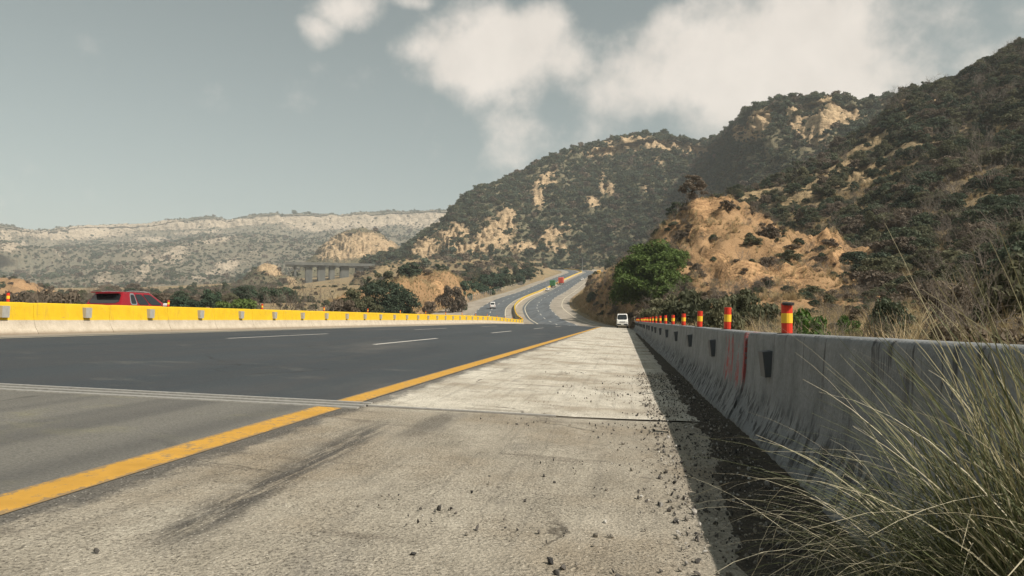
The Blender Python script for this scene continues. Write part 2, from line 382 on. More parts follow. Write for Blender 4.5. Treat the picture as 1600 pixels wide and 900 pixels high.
# ---- painted markings, 4 mm proud
def marking(name, label, s0, s1, off, wdt, mat, group=None):
    o = strip(name, s0, s1, off - wdt / 2, off + wdt / 2, mat, .005, nof=5, kind=None); n_ = len(o.data.vertices) // 5; attr(o, 'across', np.tile([0, .5, 1, .5, 0], n_))
    return tag(o, label, 'road marking', group)
marking('edge_line', 'long yellow edge line between dark asphalt and pale concrete shoulder', 7.75 + .124 * -2.95 + .27, 120, 14.97, .28, 'yellow_line')
marking('edge_line', 'worn yellow edge line in front of the expansion joint', -12, 7.75 + .124 * -2.95 - .27, 14.97, .28, 'yellow_line')
marking('edge_line', 'pale outer edge line winding up the far concrete lane', 121, S_END, 14.0, .2, 'cream_line')
marking('edge_line', 'cream inner line along the foot of the yellow median wall', 5.8, S_END, 2.9, .2, 'cream_line')
marking('edge_line', 'cream inner line on the far side of the median wall', -20, S_END, -2.5, .2, 'cream_line')
for off, s0, gr, lb in ((7.0, 19.2, 'lane dashes nearest the median wall', 'short white lane dash on the lane line nearer the median wall'), (11.0, 19.9, 'lane dashes beside the yellow line', 'short white lane dash on the lane line nearer the yellow edge line')):
    for k in range(0, 5): marking('lane_dash', lb, s0 + 18.7 * k, s0 + 18.7 * k + 7.1, off, .17, 'white_line', gr)
for k in range(-2, 38):
    a = 121 + 15.0 * k if k >= 0 else 0
    if k >= 0 and a + 5 < S_END:
        marking('lane_dash', 'white lane dash on the climbing right carriageway', a, a + 5.5, 6.4, .26, 'white_line', 'lane dashes on the climbing right carriageway')
        marking('lane_dash', 'white lane dash between dark asphalt and pale concrete lane uphill', a, a + 5.5, 10.15, .26, 'white_line', 'dashes beside the pale concrete lane uphill')
    a = 40 + 15.0 * k
    if a > 60 and a + 5 < S_END:
        marking('lane_dash', 'white lane dash on the carriageway behind the median wall', a, a + 5.5, -6.4, .26, 'white_line', 'lane dashes behind the median wall')
        marking('lane_dash', 'white dash along the outer asphalt edge behind the median wall', a, a + 5.5, -10.15, .26, 'white_line', 'outer dashes behind the median wall')

# ------------------------------------------------------------------ ground sheet
_ps = np.arange(-59, S_END, 3.0); _pc, _pt = road_c(_ps)
def to_road(x, y):
    q = np.stack([np.ravel(x), np.ravel(y)], -1); bs = np.zeros(len(q)); bo = np.zeros(len(q))
    for a in range(0, len(q), 4000):
        d = q[a:a + 4000, None] - _pc[None, :, :2]; j = (d ** 2).sum(-1).argmin(1); dd = d[np.arange(len(j)), j]; t = _pt[j]
        bs[a:a + 4000] = _ps[j] + (dd * t).sum(-1); bo[a:a + 4000] = dd[:, 0] * t[:, 1] - dd[:, 1] * t[:, 0]
    return bs.reshape(np.shape(x)), bo.reshape(np.shape(x))
gpts = [(3, -40, 0), (3, 5, -.12), (3, 30, -.1), (3, 60, 0), (4, 90, .2), (9, 12, .15), (10, 40, .45), (9, 75, .9), (25, 20, 1.2), (30, 60, 2.4), (60, 20, 3), (60, -60, 2), (120, 0, 8), (30, -80, .6),
        (-36, -60, 0), (-37, 0, .1), (-38, 50, 0), (-39, 90, .1), (-50, 20, -1.2), (-55, 60, -1.6), (-60, 110, -1.5), (-120, 60, -4), (-120, -60, -4), (-300, 100, -8), (-600, 0, -10), (-600, 300, 4)]
gpts += [tuple(P(*q)) for q in [(200, 487, 130), (400, 486, 140), (520, 487, 150), (300, 476, 220), (500, 470, 260), (100, 474, 240), (640, 470, 240), (300, 460, 450), (500, 452, 450), (600, 440, 420), (100, 462, 450), (500, 443, 680), (420, 440, 720), (300, 447, 800), (100, 450, 800), (600, 424, 700),
        (700, 440, 330), (780, 432, 400), (720, 420, 520), (820, 416, 560), (650, 418, 620), (700, 412, 690), (800, 411, 690), (880, 413, 700), (940, 414, 690), (960, 420, 560), (950, 428, 420), (960, 436, 330), (0, 456, 1100), (300, 456, 1200), (560, 440, 1100), (1100, 400, 700), (1300, 400, 600)]]
gf = tps(gpts, 3e-3)
def ground_z(x, y):
    x = np.asarray(x, float); y = np.asarray(y, float)
    z = gf(x, y); rr = np.hypot(x, y)
    z = np.where(rr > 1300, z * 0 + 60, z) if False else np.clip(z, -25, 120)
    fr = np.clip((rr - 900) / 500, 0, 1); z = z * (1 - fr) + 38 * fr
    q = np.stack([x, y, 0 * x], -1)
    z = z + .25 * fbm(q.reshape(-1, 3) / 9, 4).reshape(x.shape) + 1.5 * fbm(q.reshape(-1, 3) / 70, 3).reshape(x.shape) * np.clip((rr - 60) / 120, 0, 1)
    s, o = to_road(x, y); rz = road(s, np.clip(o, -18, 19.4))[..., 2]
    wl = np.interp(s, [-40, 60, 110, 190, 260, 400], [18, 19, 25, 22, 17.5, 16.5]); wr = np.interp(s, [95, 110], [20.2, 18.2])
    e = np.where(o < 0, -o - wl, o - wr)
    k = np.clip((e - 1.0) / 14, 0, 1); k = k * k * (3 - 2 * k); inside = np.clip(-e / 1.5, 0, 1)
    near = np.where(o > 0, .04, .10)
    out = (rz - near - .12 * inside) * (1 - k) + z * k
    return np.where((s > S_END - 2) | (s < -55), z, out)
gx = np.concatenate([-np.geomspace(4000, 62, 46), np.linspace(-60, 60, 161), np.geomspace(62, 4000, 46)])
gy = np.concatenate([-np.geomspace(4000, 32, 24), np.linspace(-30, 320, 260), np.geomspace(323, 4000, 80)])
GX, GY = np.meshgrid(gx, gy)
GZ = ground_z(GX, GY)
def m_ground(nt, b, o, co):
    big = nt.noise(o, .05, 5, .6); mid = nt.noise(o, .6, 6, .65); fine = nt.noise(o, 9, 5, .7)
    c = nt.ramp(big, [(.3, (.30, .185, .095)), (.5, (.27, .205, .12)), (.7, (.20, .165, .095))])
    c = nt.mix(nt.sm(mid, .45, .65), c, (.33, .26, .15))
    c = nt.mix(1.0, c, nt.ramp(fine, [(.3, .6), (.7, 1.1)]), 'MULTIPLY')
    nt.put(b.inputs['Base Color'], c); nt.put(b.inputs['Normal'], nt.bump(nt.m('ADD', mid, fine), .15, .7))
material('ground_soil', m_ground, .95, .15)
ground = big_mesh('ground', np.stack([GX, GY, GZ], -1).reshape(-1, 3), grid_faces(*GX.shape), 'ground_soil', smooth=True); ground['kind'] = 'structure'

# ------------------------------------------------------------------ hills and mountains
def m_hill(nm, soil, soil2, rock, rock2, strata=1.0, sc=1.0, bumpd=.5):
    def fn(nt, b, o, co):
        rk = nt.n('ShaderNodeAttribute', {'attribute_name': 'rock'}).outputs['Fac']
        big = nt.noise(o, .03 * sc, 5, .6); mid = nt.noise(o, .25 * sc, 6, .65); fine = nt.noise(o, 1.6 * sc, 5, .7)
        c = nt.ramp(nt.m('ADD', nt.m('MULTIPLY', big, .5), nt.m('MULTIPLY', mid, .5)), [(.36, soil), (.62, soil2)])
        st = nt.noise(nt.scale(o, (.25, .25, strata)), .5 * sc, 5, .6); vs = nt.noise(nt.scale(o, (1, 1, .18)), .35 * sc, 5, .65)
        r = nt.ramp(nt.m('ADD', nt.m('MULTIPLY', st, .6), nt.m('MULTIPLY', vs, .4)), [(.36, rock2), (.5, rock), (.66, tuple(min(1, v * 1.25) for v in rock))])
        f = nt.sm(nt.m('ADD', rk, nt.m('MULTIPLY', nt.m('SUBTRACT', mid, .5), .9)), .38, .62)
        c = nt.mix(f, c, r); c = nt.mix(1.0, c, nt.ramp(fine, [(.28, .62), (.72, 1.12)]), 'MULTIPLY')
        nt.put(b.inputs['Base Color'], c)
        h = nt.m('ADD', nt.m('MULTIPLY', nt.m('ADD', st, vs), f), nt.m('ADD', mid, nt.m('MULTIPLY', fine, .4)))
        nt.put(b.inputs['Normal'], nt.bump(h, bumpd, .9))
    return material(nm, fn, .95, .1)
m_hill('hill_orange', (.30, .185, .095), (.39, .25, .135), (.47, .29, .15), (.20, .11, .055), 1.0, 4.0, .35)
m_hill('hill_scrub', (.19, .15, .09), (.30, .225, .13), (.36, .265, .15), (.22, .165, .095), 1.0, 1.6, .8)
m_hill('mountain_scrub', (.12, .118, .076), (.20, .17, .105), (.47, .345, .21), (.17, .12, .075), 1.2, .8, 2.0)
m_hill('mountain_far', (.13, .125, .09), (.23, .195, .14), (.43, .355, .265), (.20, .16, .115), 3.0, .35, 4.0)

def soft(px, py, blobs):       # 0..1 mask of ellipses given where the photo shows bare rock
    r = np.zeros(np.shape(px))
    for b in blobs:
        cx, cy0, rx, ry = b[:4]; t = b[4] if len(b) > 4 else 0; amp = b[5] if len(b) > 5 else 1
        dx, dy = px - cx, py - cy0; ca, sa = math.cos(R_(t)), math.sin(R_(t)); u = (dx * ca + dy * sa) / rx; v = (-dx * sa + dy * ca) / ry
        r = np.maximum(r, amp * np.exp(-(u * u + v * v) * .8))
    return r
HILLS = {}
def net(key, name, rows, nu, nv, mat, rocks, amp, wl, rib=0.0, ribw=1.0, edge=True):
    Q = np.array([[P(*q) for q in row] for row in rows])            # rows x cols x 3
    G = catmull(Q, nv); G = catmull(G.transpose(1, 0, 2), nu).transpose(1, 0, 2)
    du = np.gradient(G, axis=1); dv = np.gradient(G, axis=0); N = np.cross(du, dv); N /= np.linalg.norm(N, axis=-1)[..., None] + 1e-9
    N = np.where(N[..., 2:3] < 0, -N, N)
    px, py, d = project(G); rk = soft(px, py, rocks)
    f = fbm(G.reshape(-1, 3) / wl, 6).reshape(px.shape)
    arc = np.cumsum(np.linalg.norm(du, axis=-1), axis=1).mean(0)[None] + 0 * px; va = np.cumsum(np.linalg.norm(dv, axis=-1), axis=0)
    rb = fbm(np.stack([(arc + .35 * va) / ribw, va / (ribw * 3.5), 0 * arc + 3.3], -1).reshape(-1, 3), 4, .55, True).reshape(px.shape)
    v = np.linspace(0, 1, nv)[:, None]; fade = np.clip(v * 8, 0, 1) * 1.0
    crag = fbm(np.stack([arc / (ribw * .30), va / (ribw * .8), 0 * arc + 9], -1).reshape(-1, 3), 4, .6, True).reshape(px.shape)
    G = G + N * ((amp * f + rib * (rb - .5) * (.45 + .35 * rk) + rib * .45 * (crag - .4) * rk) * fade)[..., None]
    o = big_mesh(name, G.reshape(-1, 3), grid_faces(nv, nu), mat, smooth=False)
    o['kind'] = 'structure'; attr(o, 'rock', rk.ravel())
    HILLS[key] = dict(G=G, rock=rk, n=N); return G
def cliffs(cols):
    out = []
    for c in cols:
        a, b = c[-2], c[-1]; cl = (900 < b[0] < 1125) or (1145 < b[0] < 1350)
        out.append(c[:-1] + [((b[0], b[1] + 17, b[2] * .985) if cl else tuple(.35 * u + .65 * v for u, v in zip(a, b))), b])
    return out
def mk(cols, back):     # cols: list of columns (foot ... ridge), adds a sunken foot row and the far side
    rows = []
    nr = len(cols[0])
    rows.append([(c[0][0], c[0][1] + 22 * 400 / (c[0][2] + 100), c[0][2] * .93) for c in cols])
    for k in range(nr): rows.append([c[k] for c in cols])
    rows.append([(c[-1][0], c[-1][1] + back * .12, c[-1][2] * 1.12) for c in cols])
    rows.append([(c[-1][0], c[-1][1] + back, c[-1][2] * 1.45) for c in cols])
    return rows
mid_cols = [[(560, 428, 730), (562, 424, 745), (565, 418, 760), (570, 412, 790)],
            [(600, 425, 720), (602, 415, 735), (605, 407, 755), (610, 400, 790)],
            [(640, 416, 700), (640, 404, 715), (642, 394, 745), (647, 383, 790)],
            [(690, 413, 690), (692, 388, 715), (696, 365, 760), (702, 343, 830)],
            [(745, 412, 690), (745, 376, 720), (745, 338, 790), (750, 301, 880)],
            [(800, 412, 700), (800, 366, 740), (800, 320, 820), (805, 280, 910)],
            [(870, 414, 710), (868, 362, 755), (868, 304, 840), (873, 248, 940)],
            [(935, 416, 700), (935, 362, 750), (938, 290, 850), (940, 231, 960)],
            [(1010, 426, 640), (1012, 362, 710), (1025, 280, 830), (1035, 217, 950)],
            [(1080, 430, 560), (1085, 365, 640), (1100, 290, 760), (1102, 228, 900)],
            [(1140, 430, 500), (1145, 350, 580), (1150, 262, 680), (1150, 205, 770)],
            [(1190, 430, 470), (1190, 330, 550), (1192, 226, 640), (1190, 175, 690)],
            [(1250, 430, 450), (1250, 315, 530), (1250, 212, 620), (1250, 160, 665)],
            [(1340, 430, 430), (1340, 310, 500), (1340, 222, 580), (1340, 166, 650)],
            [(1460, 430, 410), (1460, 300, 480), (1460, 210, 560), (1460, 150, 640)],
            [(1560, 430, 400), (1560, 300, 470), (1560, 210, 550), (1560, 150, 640)]]
mid_rocks = [(700, 375, 42, 22, -20), (665, 390, 30, 14, -20), (770, 372, 42, 26, -35), (790, 350, 18, 26, 20), (735, 395, 40, 10), (850, 288, 26, 12, -35), (842, 315, 10, 16), (865, 368, 34, 13, -30), (830, 388, 60, 12, 0, .8), (885, 392, 40, 10, 0, .7),
             (942, 290, 8, 22), (955, 300, 9, 12), (925, 320, 14, 10), (1020, 231, 75, 10, 3, 1.3), (950, 238, 36, 8, -8, 1.2), (1085, 238, 28, 9, 3, 1.2), (1195, 198, 17, 24, 15, 1.4), (1168, 212, 14, 16, 0, 1.2), (1285, 192, 20, 32, 15, 1.5), (1318, 188, 30, 17, 0, 1.3), (1240, 190, 11, 20, 0, 1.2), (1265, 205, 24, 20, 0, 1.1), (1030, 255, 12, 10, 0, .7), (900, 240, 30, 6, -12, .5), (1010, 300, 12, 12, 0, .6)]
net('mid', 'mountain', mk(cliffs(mid_cols), 90), 460, 180, 'mountain_scrub', mid_rocks, 6.0, 70, 6.5, 30)
near_cols = [[(985, 445, 250), (995, 425, 265), (1010, 405, 280), (1040, 380, 290)],
             [(1060, 452, 200), (1070, 415, 225), (1080, 375, 255), (1100, 328, 275)],
             [(1150, 458, 160), (1155, 405, 190), (1165, 350, 230), (1170, 302, 265)],
             [(1225, 462, 135), (1230, 395, 175), (1240, 325, 225), (1250, 272, 285)],
             [(1300, 466, 112), (1308, 390, 158), (1318, 300, 225), (1330, 232, 305)],
             [(1360, 469, 96), (1368, 380, 148), (1376, 272, 230), (1385, 190, 325)],
             [(1430, 472, 82), (1428, 370, 136), (1420, 250, 225), (1408, 156, 330)],
             [(1510, 475, 70), (1505, 365, 124), (1482, 236, 215), (1452, 144, 325)],
             [(1590, 478, 60), (1570, 360, 115), (1540, 228, 205), (1502, 134, 315)],
             [(1680, 480, 52), (1650, 350, 106), (1600, 214, 195), (1548, 104, 300)],
             [(1800, 482, 45), (1750, 340, 98), (1680, 196, 185), (1605, 74, 290)],
             [(1950, 485, 40), (1880, 330, 92), (1800, 176, 178), (1705, 28, 280)],
             [(2250, 488, 36), (2150, 320, 88), (2050, 140, 170), (1900, -60, 270)]]
near_rocks = [(1345, 245, 72, 15, -38, 1.25), (1270, 300, 62, 14, -28, 1.1), (1180, 308, 46, 11, -15, 1.2), (1350, 285, 46, 28, -20, .85), (1420, 165, 16, 8, 0, .8), (1470, 160, 20, 7, -10, .8), (1150, 312, 40, 12, 0, .9), (1440, 345, 40, 12, 0, .5), (1555, 400, 40, 14, 0, .55), (1500, 330, 20, 10, 0, .5)]
net('near', 'mountain', mk(near_cols, 150), 300, 170, 'hill_scrub', near_rocks, 3.0, 30, 1.0, 16)



far_sil = [(-420, 345, 2100), (-260, 352, 2050), (-120, 350, 2000), (-40, 352, 2000), (10, 356, 2120), (42, 362, 2230), (70, 361, 2360), (110, 357, 2500), (170, 356, 2600), (230, 354, 2600), (280, 347, 2600), (325, 341, 2600), (362, 346, 2600), (405, 338, 2620), (470, 337, 2620), (530, 338, 2640), (600, 334, 2650), (660, 332, 2660), (700, 332, 2660), (780, 340, 2660), (900, 350, 2660), (1100, 360, 2660)]
far_rows = [[(p, 455, 1000) for p, y, d in far_sil], [(p, 441, 1150) for p, y, d in far_sil], [(p, 424 + 5 * math.sin(p * .021), 1450) for p, y, d in far_sil], [(p, y * .35 + 404 * .65 + 5 * math.sin(p * .013), d * .70) for p, y, d in far_sil],
            [(p, y + 30 + 4 * math.sin(p * .03), d * .88) for p, y, d in far_sil], [(p, y + 19, d * .955) for p, y, d in far_sil], [(p, y + 3, d * .975) for p, y, d in far_sil], [(p, y, d) for p, y, d in far_sil], [(p, y + 6, d * 1.2) for p, y, d in far_sil], [(p, y + 40, d * 1.4) for p, y, d in far_sil]]
far_rocks = [(380, 350, 420, 7, -2, 1.1), (120, 366, 120, 10, 0, .9), (330, 380, 60, 5, -8, .8), (200, 385, 30, 8, 0, .6), (230, 420, 34, 16, -40, .75), (270, 405, 40, 18, -30, .75), (350, 420, 40, 10, -20, .8), (300, 438, 40, 6, 0, .7), (20, 385, 26, 12, 0, .8), (8, 375, 14, 14, 0, .8), (240, 375, 60, 5, -3, .7), (310, 365, 50, 4, 0, .8), (560, 349, 120, 11, -4, 1.05), (660, 345, 40, 12, 0, 1.0), (160, 440, 30, 8, 0, .6), (215, 398, 40, 5, -5, .7), (90, 400, 30, 6, 20, .6), (400, 395, 50, 6, -25, .5)]
net('far', 'mountain', far_rows, 420, 150, 'mountain_far', far_rocks, 14, 190, 8, 60)
# the rounded bare hill behind the viaduct
hum = [[(455, 428, 960), (470, 420, 1010), (480, 412, 1060), (488, 408, 1120)], [(490, 424, 960), (500, 408, 1010), (506, 396, 1060), (510, 386, 1120)], [(530, 422, 950), (532, 400, 1010), (535, 380, 1080), (538, 368, 1150)], [(560, 421, 950), (560, 398, 1010), (560, 376, 1080), (562, 362, 1150)],
       [(590, 421, 950), (588, 400, 1010), (586, 380, 1080), (586, 368, 1150)], [(615, 422, 950), (612, 406, 1010), (610, 394, 1070), (610, 384, 1130)], [(640, 424, 950), (636, 412, 1000), (632, 404, 1060), (632, 398, 1120)], [(680, 426, 950), (674, 418, 1000), (670, 412, 1060), (668, 408, 1110)]]
net('hummock', 'hill', mk(hum, 60), 120, 70, 'mountain_scrub', [(552, 388, 50, 20, -6, 1.2), (590, 392, 30, 16, 0, 1.0), (515, 400, 20, 10, -20, .9)], 4, 40, 7, 22)
# valley spurs left of the viaduct
spur = [[(-120, 470, 420), (-110, 456, 450), (-100, 446, 500), (-90, 440, 560)], [(0, 474, 300), (0, 462, 330), (2, 450, 370), (8, 438, 430)], [(60, 478, 300), (55, 468, 330), (52, 458, 370), (50, 448, 430)], [(110, 480, 300), (105, 474, 330), (100, 468, 370), (95, 460, 430)], [(150, 484, 300), (150, 480, 330), (150, 476, 370), (150, 472, 430)]]
net('spur', 'hill', mk(spur, 60), 60, 40, 'hill_orange', [(40, 452, 30, 8, 20, 1.0), (-40, 448, 40, 8, 0, .8)], 1.5, 25, 2, 14)
spur2 = [[(360, 462, 560), (362, 456, 580), (366, 452, 600), (370, 448, 640)], [(395, 452, 560), (395, 440, 590), (397, 432, 620), (400, 426, 660)], [(420, 452, 560), (420, 440, 590), (420, 430, 620), (422, 421, 660)], [(438, 454, 570), (438, 446, 600), (438, 439, 630), (438, 433, 670)], [(480, 452, 580), (474, 446, 600), (470, 440, 640), (466, 436, 680)]]
net('spur2', 'hill', mk(spur2, 60), 60, 50, 'mountain_scrub', [(425, 425, 26, 8, 10, 1.1), (456, 444, 12, 6, 30, 1.1)], 2, 25, 4, 14)
spur3 = [[(545, 447, 470), (548, 442, 490), (552, 438, 510), (556, 436, 540)], [(580, 446, 460), (580, 432, 490), (584, 424, 520), (590, 420, 560)], [(620, 446, 450), (620, 428, 490), (622, 418, 530), (626, 412, 580)], [(660, 446, 430), (660, 428, 480), (660, 417, 530), (662, 409, 590)], [(710, 446, 410), (708, 428, 470), (706, 415, 530), (704, 407, 600)], [(760, 446, 400), (756, 428, 460), (752, 416, 530), (750, 408, 610)],
         [(810, 440, 420), (806, 425, 480), (804, 415, 550), (802, 409, 620)], [(850, 430, 470), (848, 421, 520), (846, 415, 570), (846, 411, 630)]]
net('foothill', 'hill', mk(spur3, 40), 110, 60, 'hill_scrub', [(600, 425, 30, 8, -20, .8), (640, 413, 30, 6, 0, .7), (740, 412, 60, 5, 0, .6), (780, 420, 40, 5, 0, .5)], 2.0, 30, 2.5, 20)

# height-field hills beside the road: the orange cutting on the right, the orange bluff on the left
def tps_hill(key, name, pts, x0, x1, y0, y1, step, mat, rocks, amp, wl, rib, ribw, clearance):
    f = tps([tuple(P(*q)) for q in pts], 2e-3, 40)
    X, Y = np.meshgrid(np.arange(x0, x1, step), np.arange(y0, y1, step)); Z = f(X, Y)
    G = np.stack([X, Y, Z], -1); px, py, d = project(G); rk = soft(px, py, rocks)
    n = fbm((G / wl).reshape(-1, 3), 6).reshape(X.shape)
    gu = np.gradient(Z, step); wq = 2.5 * fbm((np.stack([X, Y, 0 * X + 4], -1) / 11).reshape(-1, 3), 3).reshape(X.shape); dirx = fbm((np.stack([X + wq, Y * .32, 0 * X], -1) / (ribw, ribw, 1)).reshape(-1, 3), 5, .6, True).reshape(X.shape)
    Z = Z + amp * n + rib * (dirx - .4) * np.clip(Z / 6, 0, 1)
    gz = ground_z(X, Y); s, o = to_road(X, Y)
    e = np.where(o > 0, o - 17.6, -o - np.interp(s, [60, 110, 190, 260, 400], [18.5, 24.5, 21.5, 17, 16])); k = np.clip((e - clearance) / 6, 0, 1); k = k * k * (3 - 2 * k)
    Z = np.where(k < 1, gz * (1 - k) + Z * k - .3 * (1 - k), Z)
    bx = np.minimum.reduce([X - x0, x1 - X, Y - y0, y1 - Y]); kb = np.clip(bx / 10, 0, 1); Z = np.minimum(Z, gz + 40) * kb + (gz - 1.5) * (1 - kb)
    G = np.stack([X, Y, Z], -1)
    o = big_mesh(name, G.reshape(-1, 3), grid_faces(*X.shape), mat, smooth=False); o['kind'] = 'structure'; attr(o, 'rock', rk.ravel())
    du = np.gradient(G, axis=1); dv = np.gradient(G, axis=0); N = np.cross(du, dv); N /= np.linalg.norm(N, axis=-1)[..., None]
    HILLS[key] = dict(G=G, rock=rk, n=N, gz=gz)
sand_pts = [(945, 434, 235), (985, 413, 195), (1010, 395, 172), (1045, 362, 158), (1088, 324, 152), (1112, 319, 150), (1150, 330, 146), (1200, 372, 138), (1232, 402, 136), (1256, 385, 131), (1278, 370, 130), (1310, 392, 125), (1345, 430, 118), (1368, 458, 112),
            (1060, 424, 118), (1120, 402, 121), (1180, 424, 112), (1235, 432, 109), (1290, 432, 110), (1085, 370, 132), (1150, 375, 128), (1030, 440, 112), (1020, 478, 98), (1050, 475, 94), (1110, 475, 90), (1180, 476, 87), (1250, 477, 85), (1330, 476, 85), (1400, 478, 80), (1000, 488, 102),
            (983, 497, 108), (972, 488, 128), (946, 470, 165), (932, 457, 200), (936, 441, 260), (994, 455, 122), (980, 438, 150), (1005, 425, 142), (958, 446, 180), (1110, 385, 195), (1200, 405, 178), (1300, 425, 165), (1010, 425, 225), (1060, 410, 205), (960, 440, 300), (1120, 425, 250), (1390, 450, 150), (1010, 500, 60), (1150, 500, 50), (1350, 498, 50)]
tps_hill('sand', 'hill', sand_pts, -22, 62, 72, 300, .8, 'hill_orange', [(1110, 335, 40, 16, 0, 1.0), (1090, 370, 30, 16, 0, .8), (1230, 430, 40, 22, 30, 1.0), (1180, 440, 60, 20, 0, .8), (1290, 385, 40, 10, 30, 1.0), (1320, 425, 20, 20, 30, 1.0), (1120, 420, 40, 20, 0, .6)], .8, 9, 1.7, 7, .6)
bluff_pts = [(612, 478, 168), (640, 452, 178), (656, 436, 188), (690, 431, 205), (725, 440, 238), (752, 452, 275), (660, 488, 150), (672, 482, 165), (700, 474, 195), (725, 466, 228), (760, 457, 275), (690, 452, 190), (665, 460, 175), (720, 452, 225), (640, 440, 240), (690, 436, 270), (740, 442, 320), (600, 478, 215), (560, 486, 165), (560, 484, 230), (520, 476, 290), (600, 470, 300), (600, 484, 150), (640, 488, 142)]
tps_hill('bluff', 'hill', bluff_pts, -80, -32, 132, 310, .8, 'hill_orange', [(690, 450, 40, 20, 0, .7)], .5, 8, .7, 6, .8)

# ------------------------------------------------------------------ plants
def m_leaf(nm, cols, tr=.25, rough=.7):
    def fn(nt, b, o, co):
        oi = nt.n('ShaderNodeObjectInfo').outputs['Random']; f = nt.noise(o, 1.3, 3)
        gi = nt.n('ShaderNodeNewGeometry').outputs['Random Per Island']
        c = nt.ramp(nt.m('ADD', nt.m('MULTIPLY', oi, .55), nt.m('ADD', nt.m('MULTIPLY', f, .25), nt.m('MULTIPLY', gi, .25))), [(.15 + .7 * k / (len(cols) - 1), c) for k, c in enumerate(cols)])
        nt.put(b.inputs['Base Color'], c)
        tl = nt.n('ShaderNodeBsdfTranslucent', None, Color=c); mx = nt.n('ShaderNodeMixShader', None, Fac=tr)
        out = [n for n in nt.t.nodes if n.type == 'OUTPUT_MATERIAL'][0]
        nt.t.links.new(b.outputs[0], mx.inputs[1]); nt.t.links.new(tl.outputs[0], mx.inputs[2]); nt.t.links.new(mx.outputs[0], out.inputs[0])
    return material(nm, fn, rough, .25)
m_leaf('leaf_olive', [(.066, .072, .040), (.108, .112, .062), (.16, .155, .09)], .35)
m_leaf('leaf_dark', [(.042, .062, .040), (.066, .088, .052), (.095, .112, .066)], .3)
m_leaf('leaf_hill', [(.050, .075, .052), (.078, .104, .068), (.115, .135, .085)], .35)
m_leaf('leaf_green', [(.042, .080, .018), (.072, .118, .026), (.11, .155, .04)], .3)
m_leaf('leaf_bright', [(.05, .105, .02), (.08, .15, .03), (.12, .19, .045)], .3)
m_leaf('leaf_teal', [(.030, .055, .034), (.046, .078, .045), (.066, .098, .058)])
m_leaf('leaf_brown', [(.095, .075, .055), (.14, .11, .08), (.19, .15, .105)])
m_leaf('straw', [(.30, .22, .115), (.42, .32, .175), (.52, .42, .26)], .2)
m_leaf('twig', [(.10, .085, .07), (.15, .125, .10), (.20, .17, .14)], .0)
m_leaf('blade_green', [(.06, .075, .034), (.11, .12, .055), (.20, .19, .10)], .25)
m_leaf('blade_dry', [(.34, .29, .18), (.52, .46, .31), (.70, .64, .48)], .3)
m_leaf('blade_straw', [(.13, .13, .065), (.22, .20, .11), (.36, .31, .18)], .25)
plain('bark', (.12, .095, .07), .95, .1, 0, .4, 5)

def leaf_cloud(r, clumps, n, size, elong=1.6, shell=.4):
    C = np.array(clumps, float); wgt = (C[:, 3] * C[:, 4] * C[:, 5]) ** (2 / 3); k = r.choice(len(C), n, p=wgt / wgt.sum())
    d = r.normal(size=(n, 3)); d /= np.linalg.norm(d, axis=1)[:, None]; d[:, 2] = np.where((d[:, 2] < -.2) & (r.random(n) < .6), -d[:, 2], d[:, 2])
    p = C[k, :3] + d * C[k, 3:] * (r.random(n) ** shell)[:, None]
    nrm = d * .6 + r.normal(size=(n, 3)) * .6 + (0, 0, .35); nrm /= np.linalg.norm(nrm, axis=1)[:, None]
    a = np.cross(nrm, r.normal(size=(n, 3))); a /= np.linalg.norm(a, axis=1)[:, None]; b = np.cross(nrm, a)
    s = size * (.6 + .8 * r.random(n))[:, None]; a, b = a * s * elong * .5, b * s * .5
    V = np.stack([p - a, p - .1 * a + b, p + a, p - .1 * a - b], 1).reshape(-1, 3); F = np.arange(4 * n).reshape(n, 4)
    return V, F
def dome(r, n, w, h, cl=.34, flat=.7, base=.15):       # clumps spread through a dome-shaped crown
    out = []
    for _ in range(n):
        a = r.random() * 6.283; t = math.sqrt(r.random()); q = w * (1 - cl) * t; zz = base * h + (h * (1 - cl * flat) - base * h) * max(0, 1 - t ** 3) ** .42 * (.08 + .92 * r.random() ** .8)
        c = w * cl * (.6 + .7 * r.random()); out.append((q * math.cos(a), q * math.sin(a), zz, c, c, c * flat))
    return out
def branchy(r, h, w, n, rad=.012, gen=3, up=.7):       # twigs as thin three-sided prisms
    V, F = [], []
    def seg(a, b, ra, rb):
        t = b - a; L = np.linalg.norm(t); t = t / (L + 1e-9); u = np.cross(t, (.3, .5, .8)); u /= np.linalg.norm(u) + 1e-9; v = np.cross(t, u); i = len(V)
        for q, rr in ((a, ra), (b, rb)):
            for k in range(3): V.append(q + rr * (math.cos(k * 2.094) * u + math.sin(k * 2.094) * v))
        for k in range(3): F.append((i + k, i + (k + 1) % 3, i + 3 + (k + 1) % 3, i + 3 + k))
    def grow(p, d, L, rr, g):
        q = p + d * L * .5 + r.normal(size=3) * L * .05; e = q + (d + r.normal(size=3) * .25) * L * .5
        seg(p, q, rr, rr * .8); seg(q, e, rr * .8, rr * .55)
        if g > 0:
            for k in range(3 if g > 1 else 4):
                nd = d + r.normal(size=3) * .55; nd[2] += .12; nd /= np.linalg.norm(nd); grow(q + (e - q) * r.random(), nd, L * (.5 + .3 * r.random()), rr * .55, g - 1)
    for k in range(n):
        a = r.random() * 6.283; d = np.array([math.cos(a) * w / h * (.3 + r.random()), math.sin(a) * w / h * (.3 + r.random()), up]); d /= np.linalg.norm(d)
        grow(np.array([math.cos(a) * .04, math.sin(a) * .04, 0]) * w, d, h * .55, rad * h, gen)
    return np.array(V), np.array(F)
PROTO = {}
def proto(key, V, F, mat):
    o = big_mesh(key, V, F, mat, link=False); PROTO[key] = o; return o
r0 = np.random.default_rng(11)
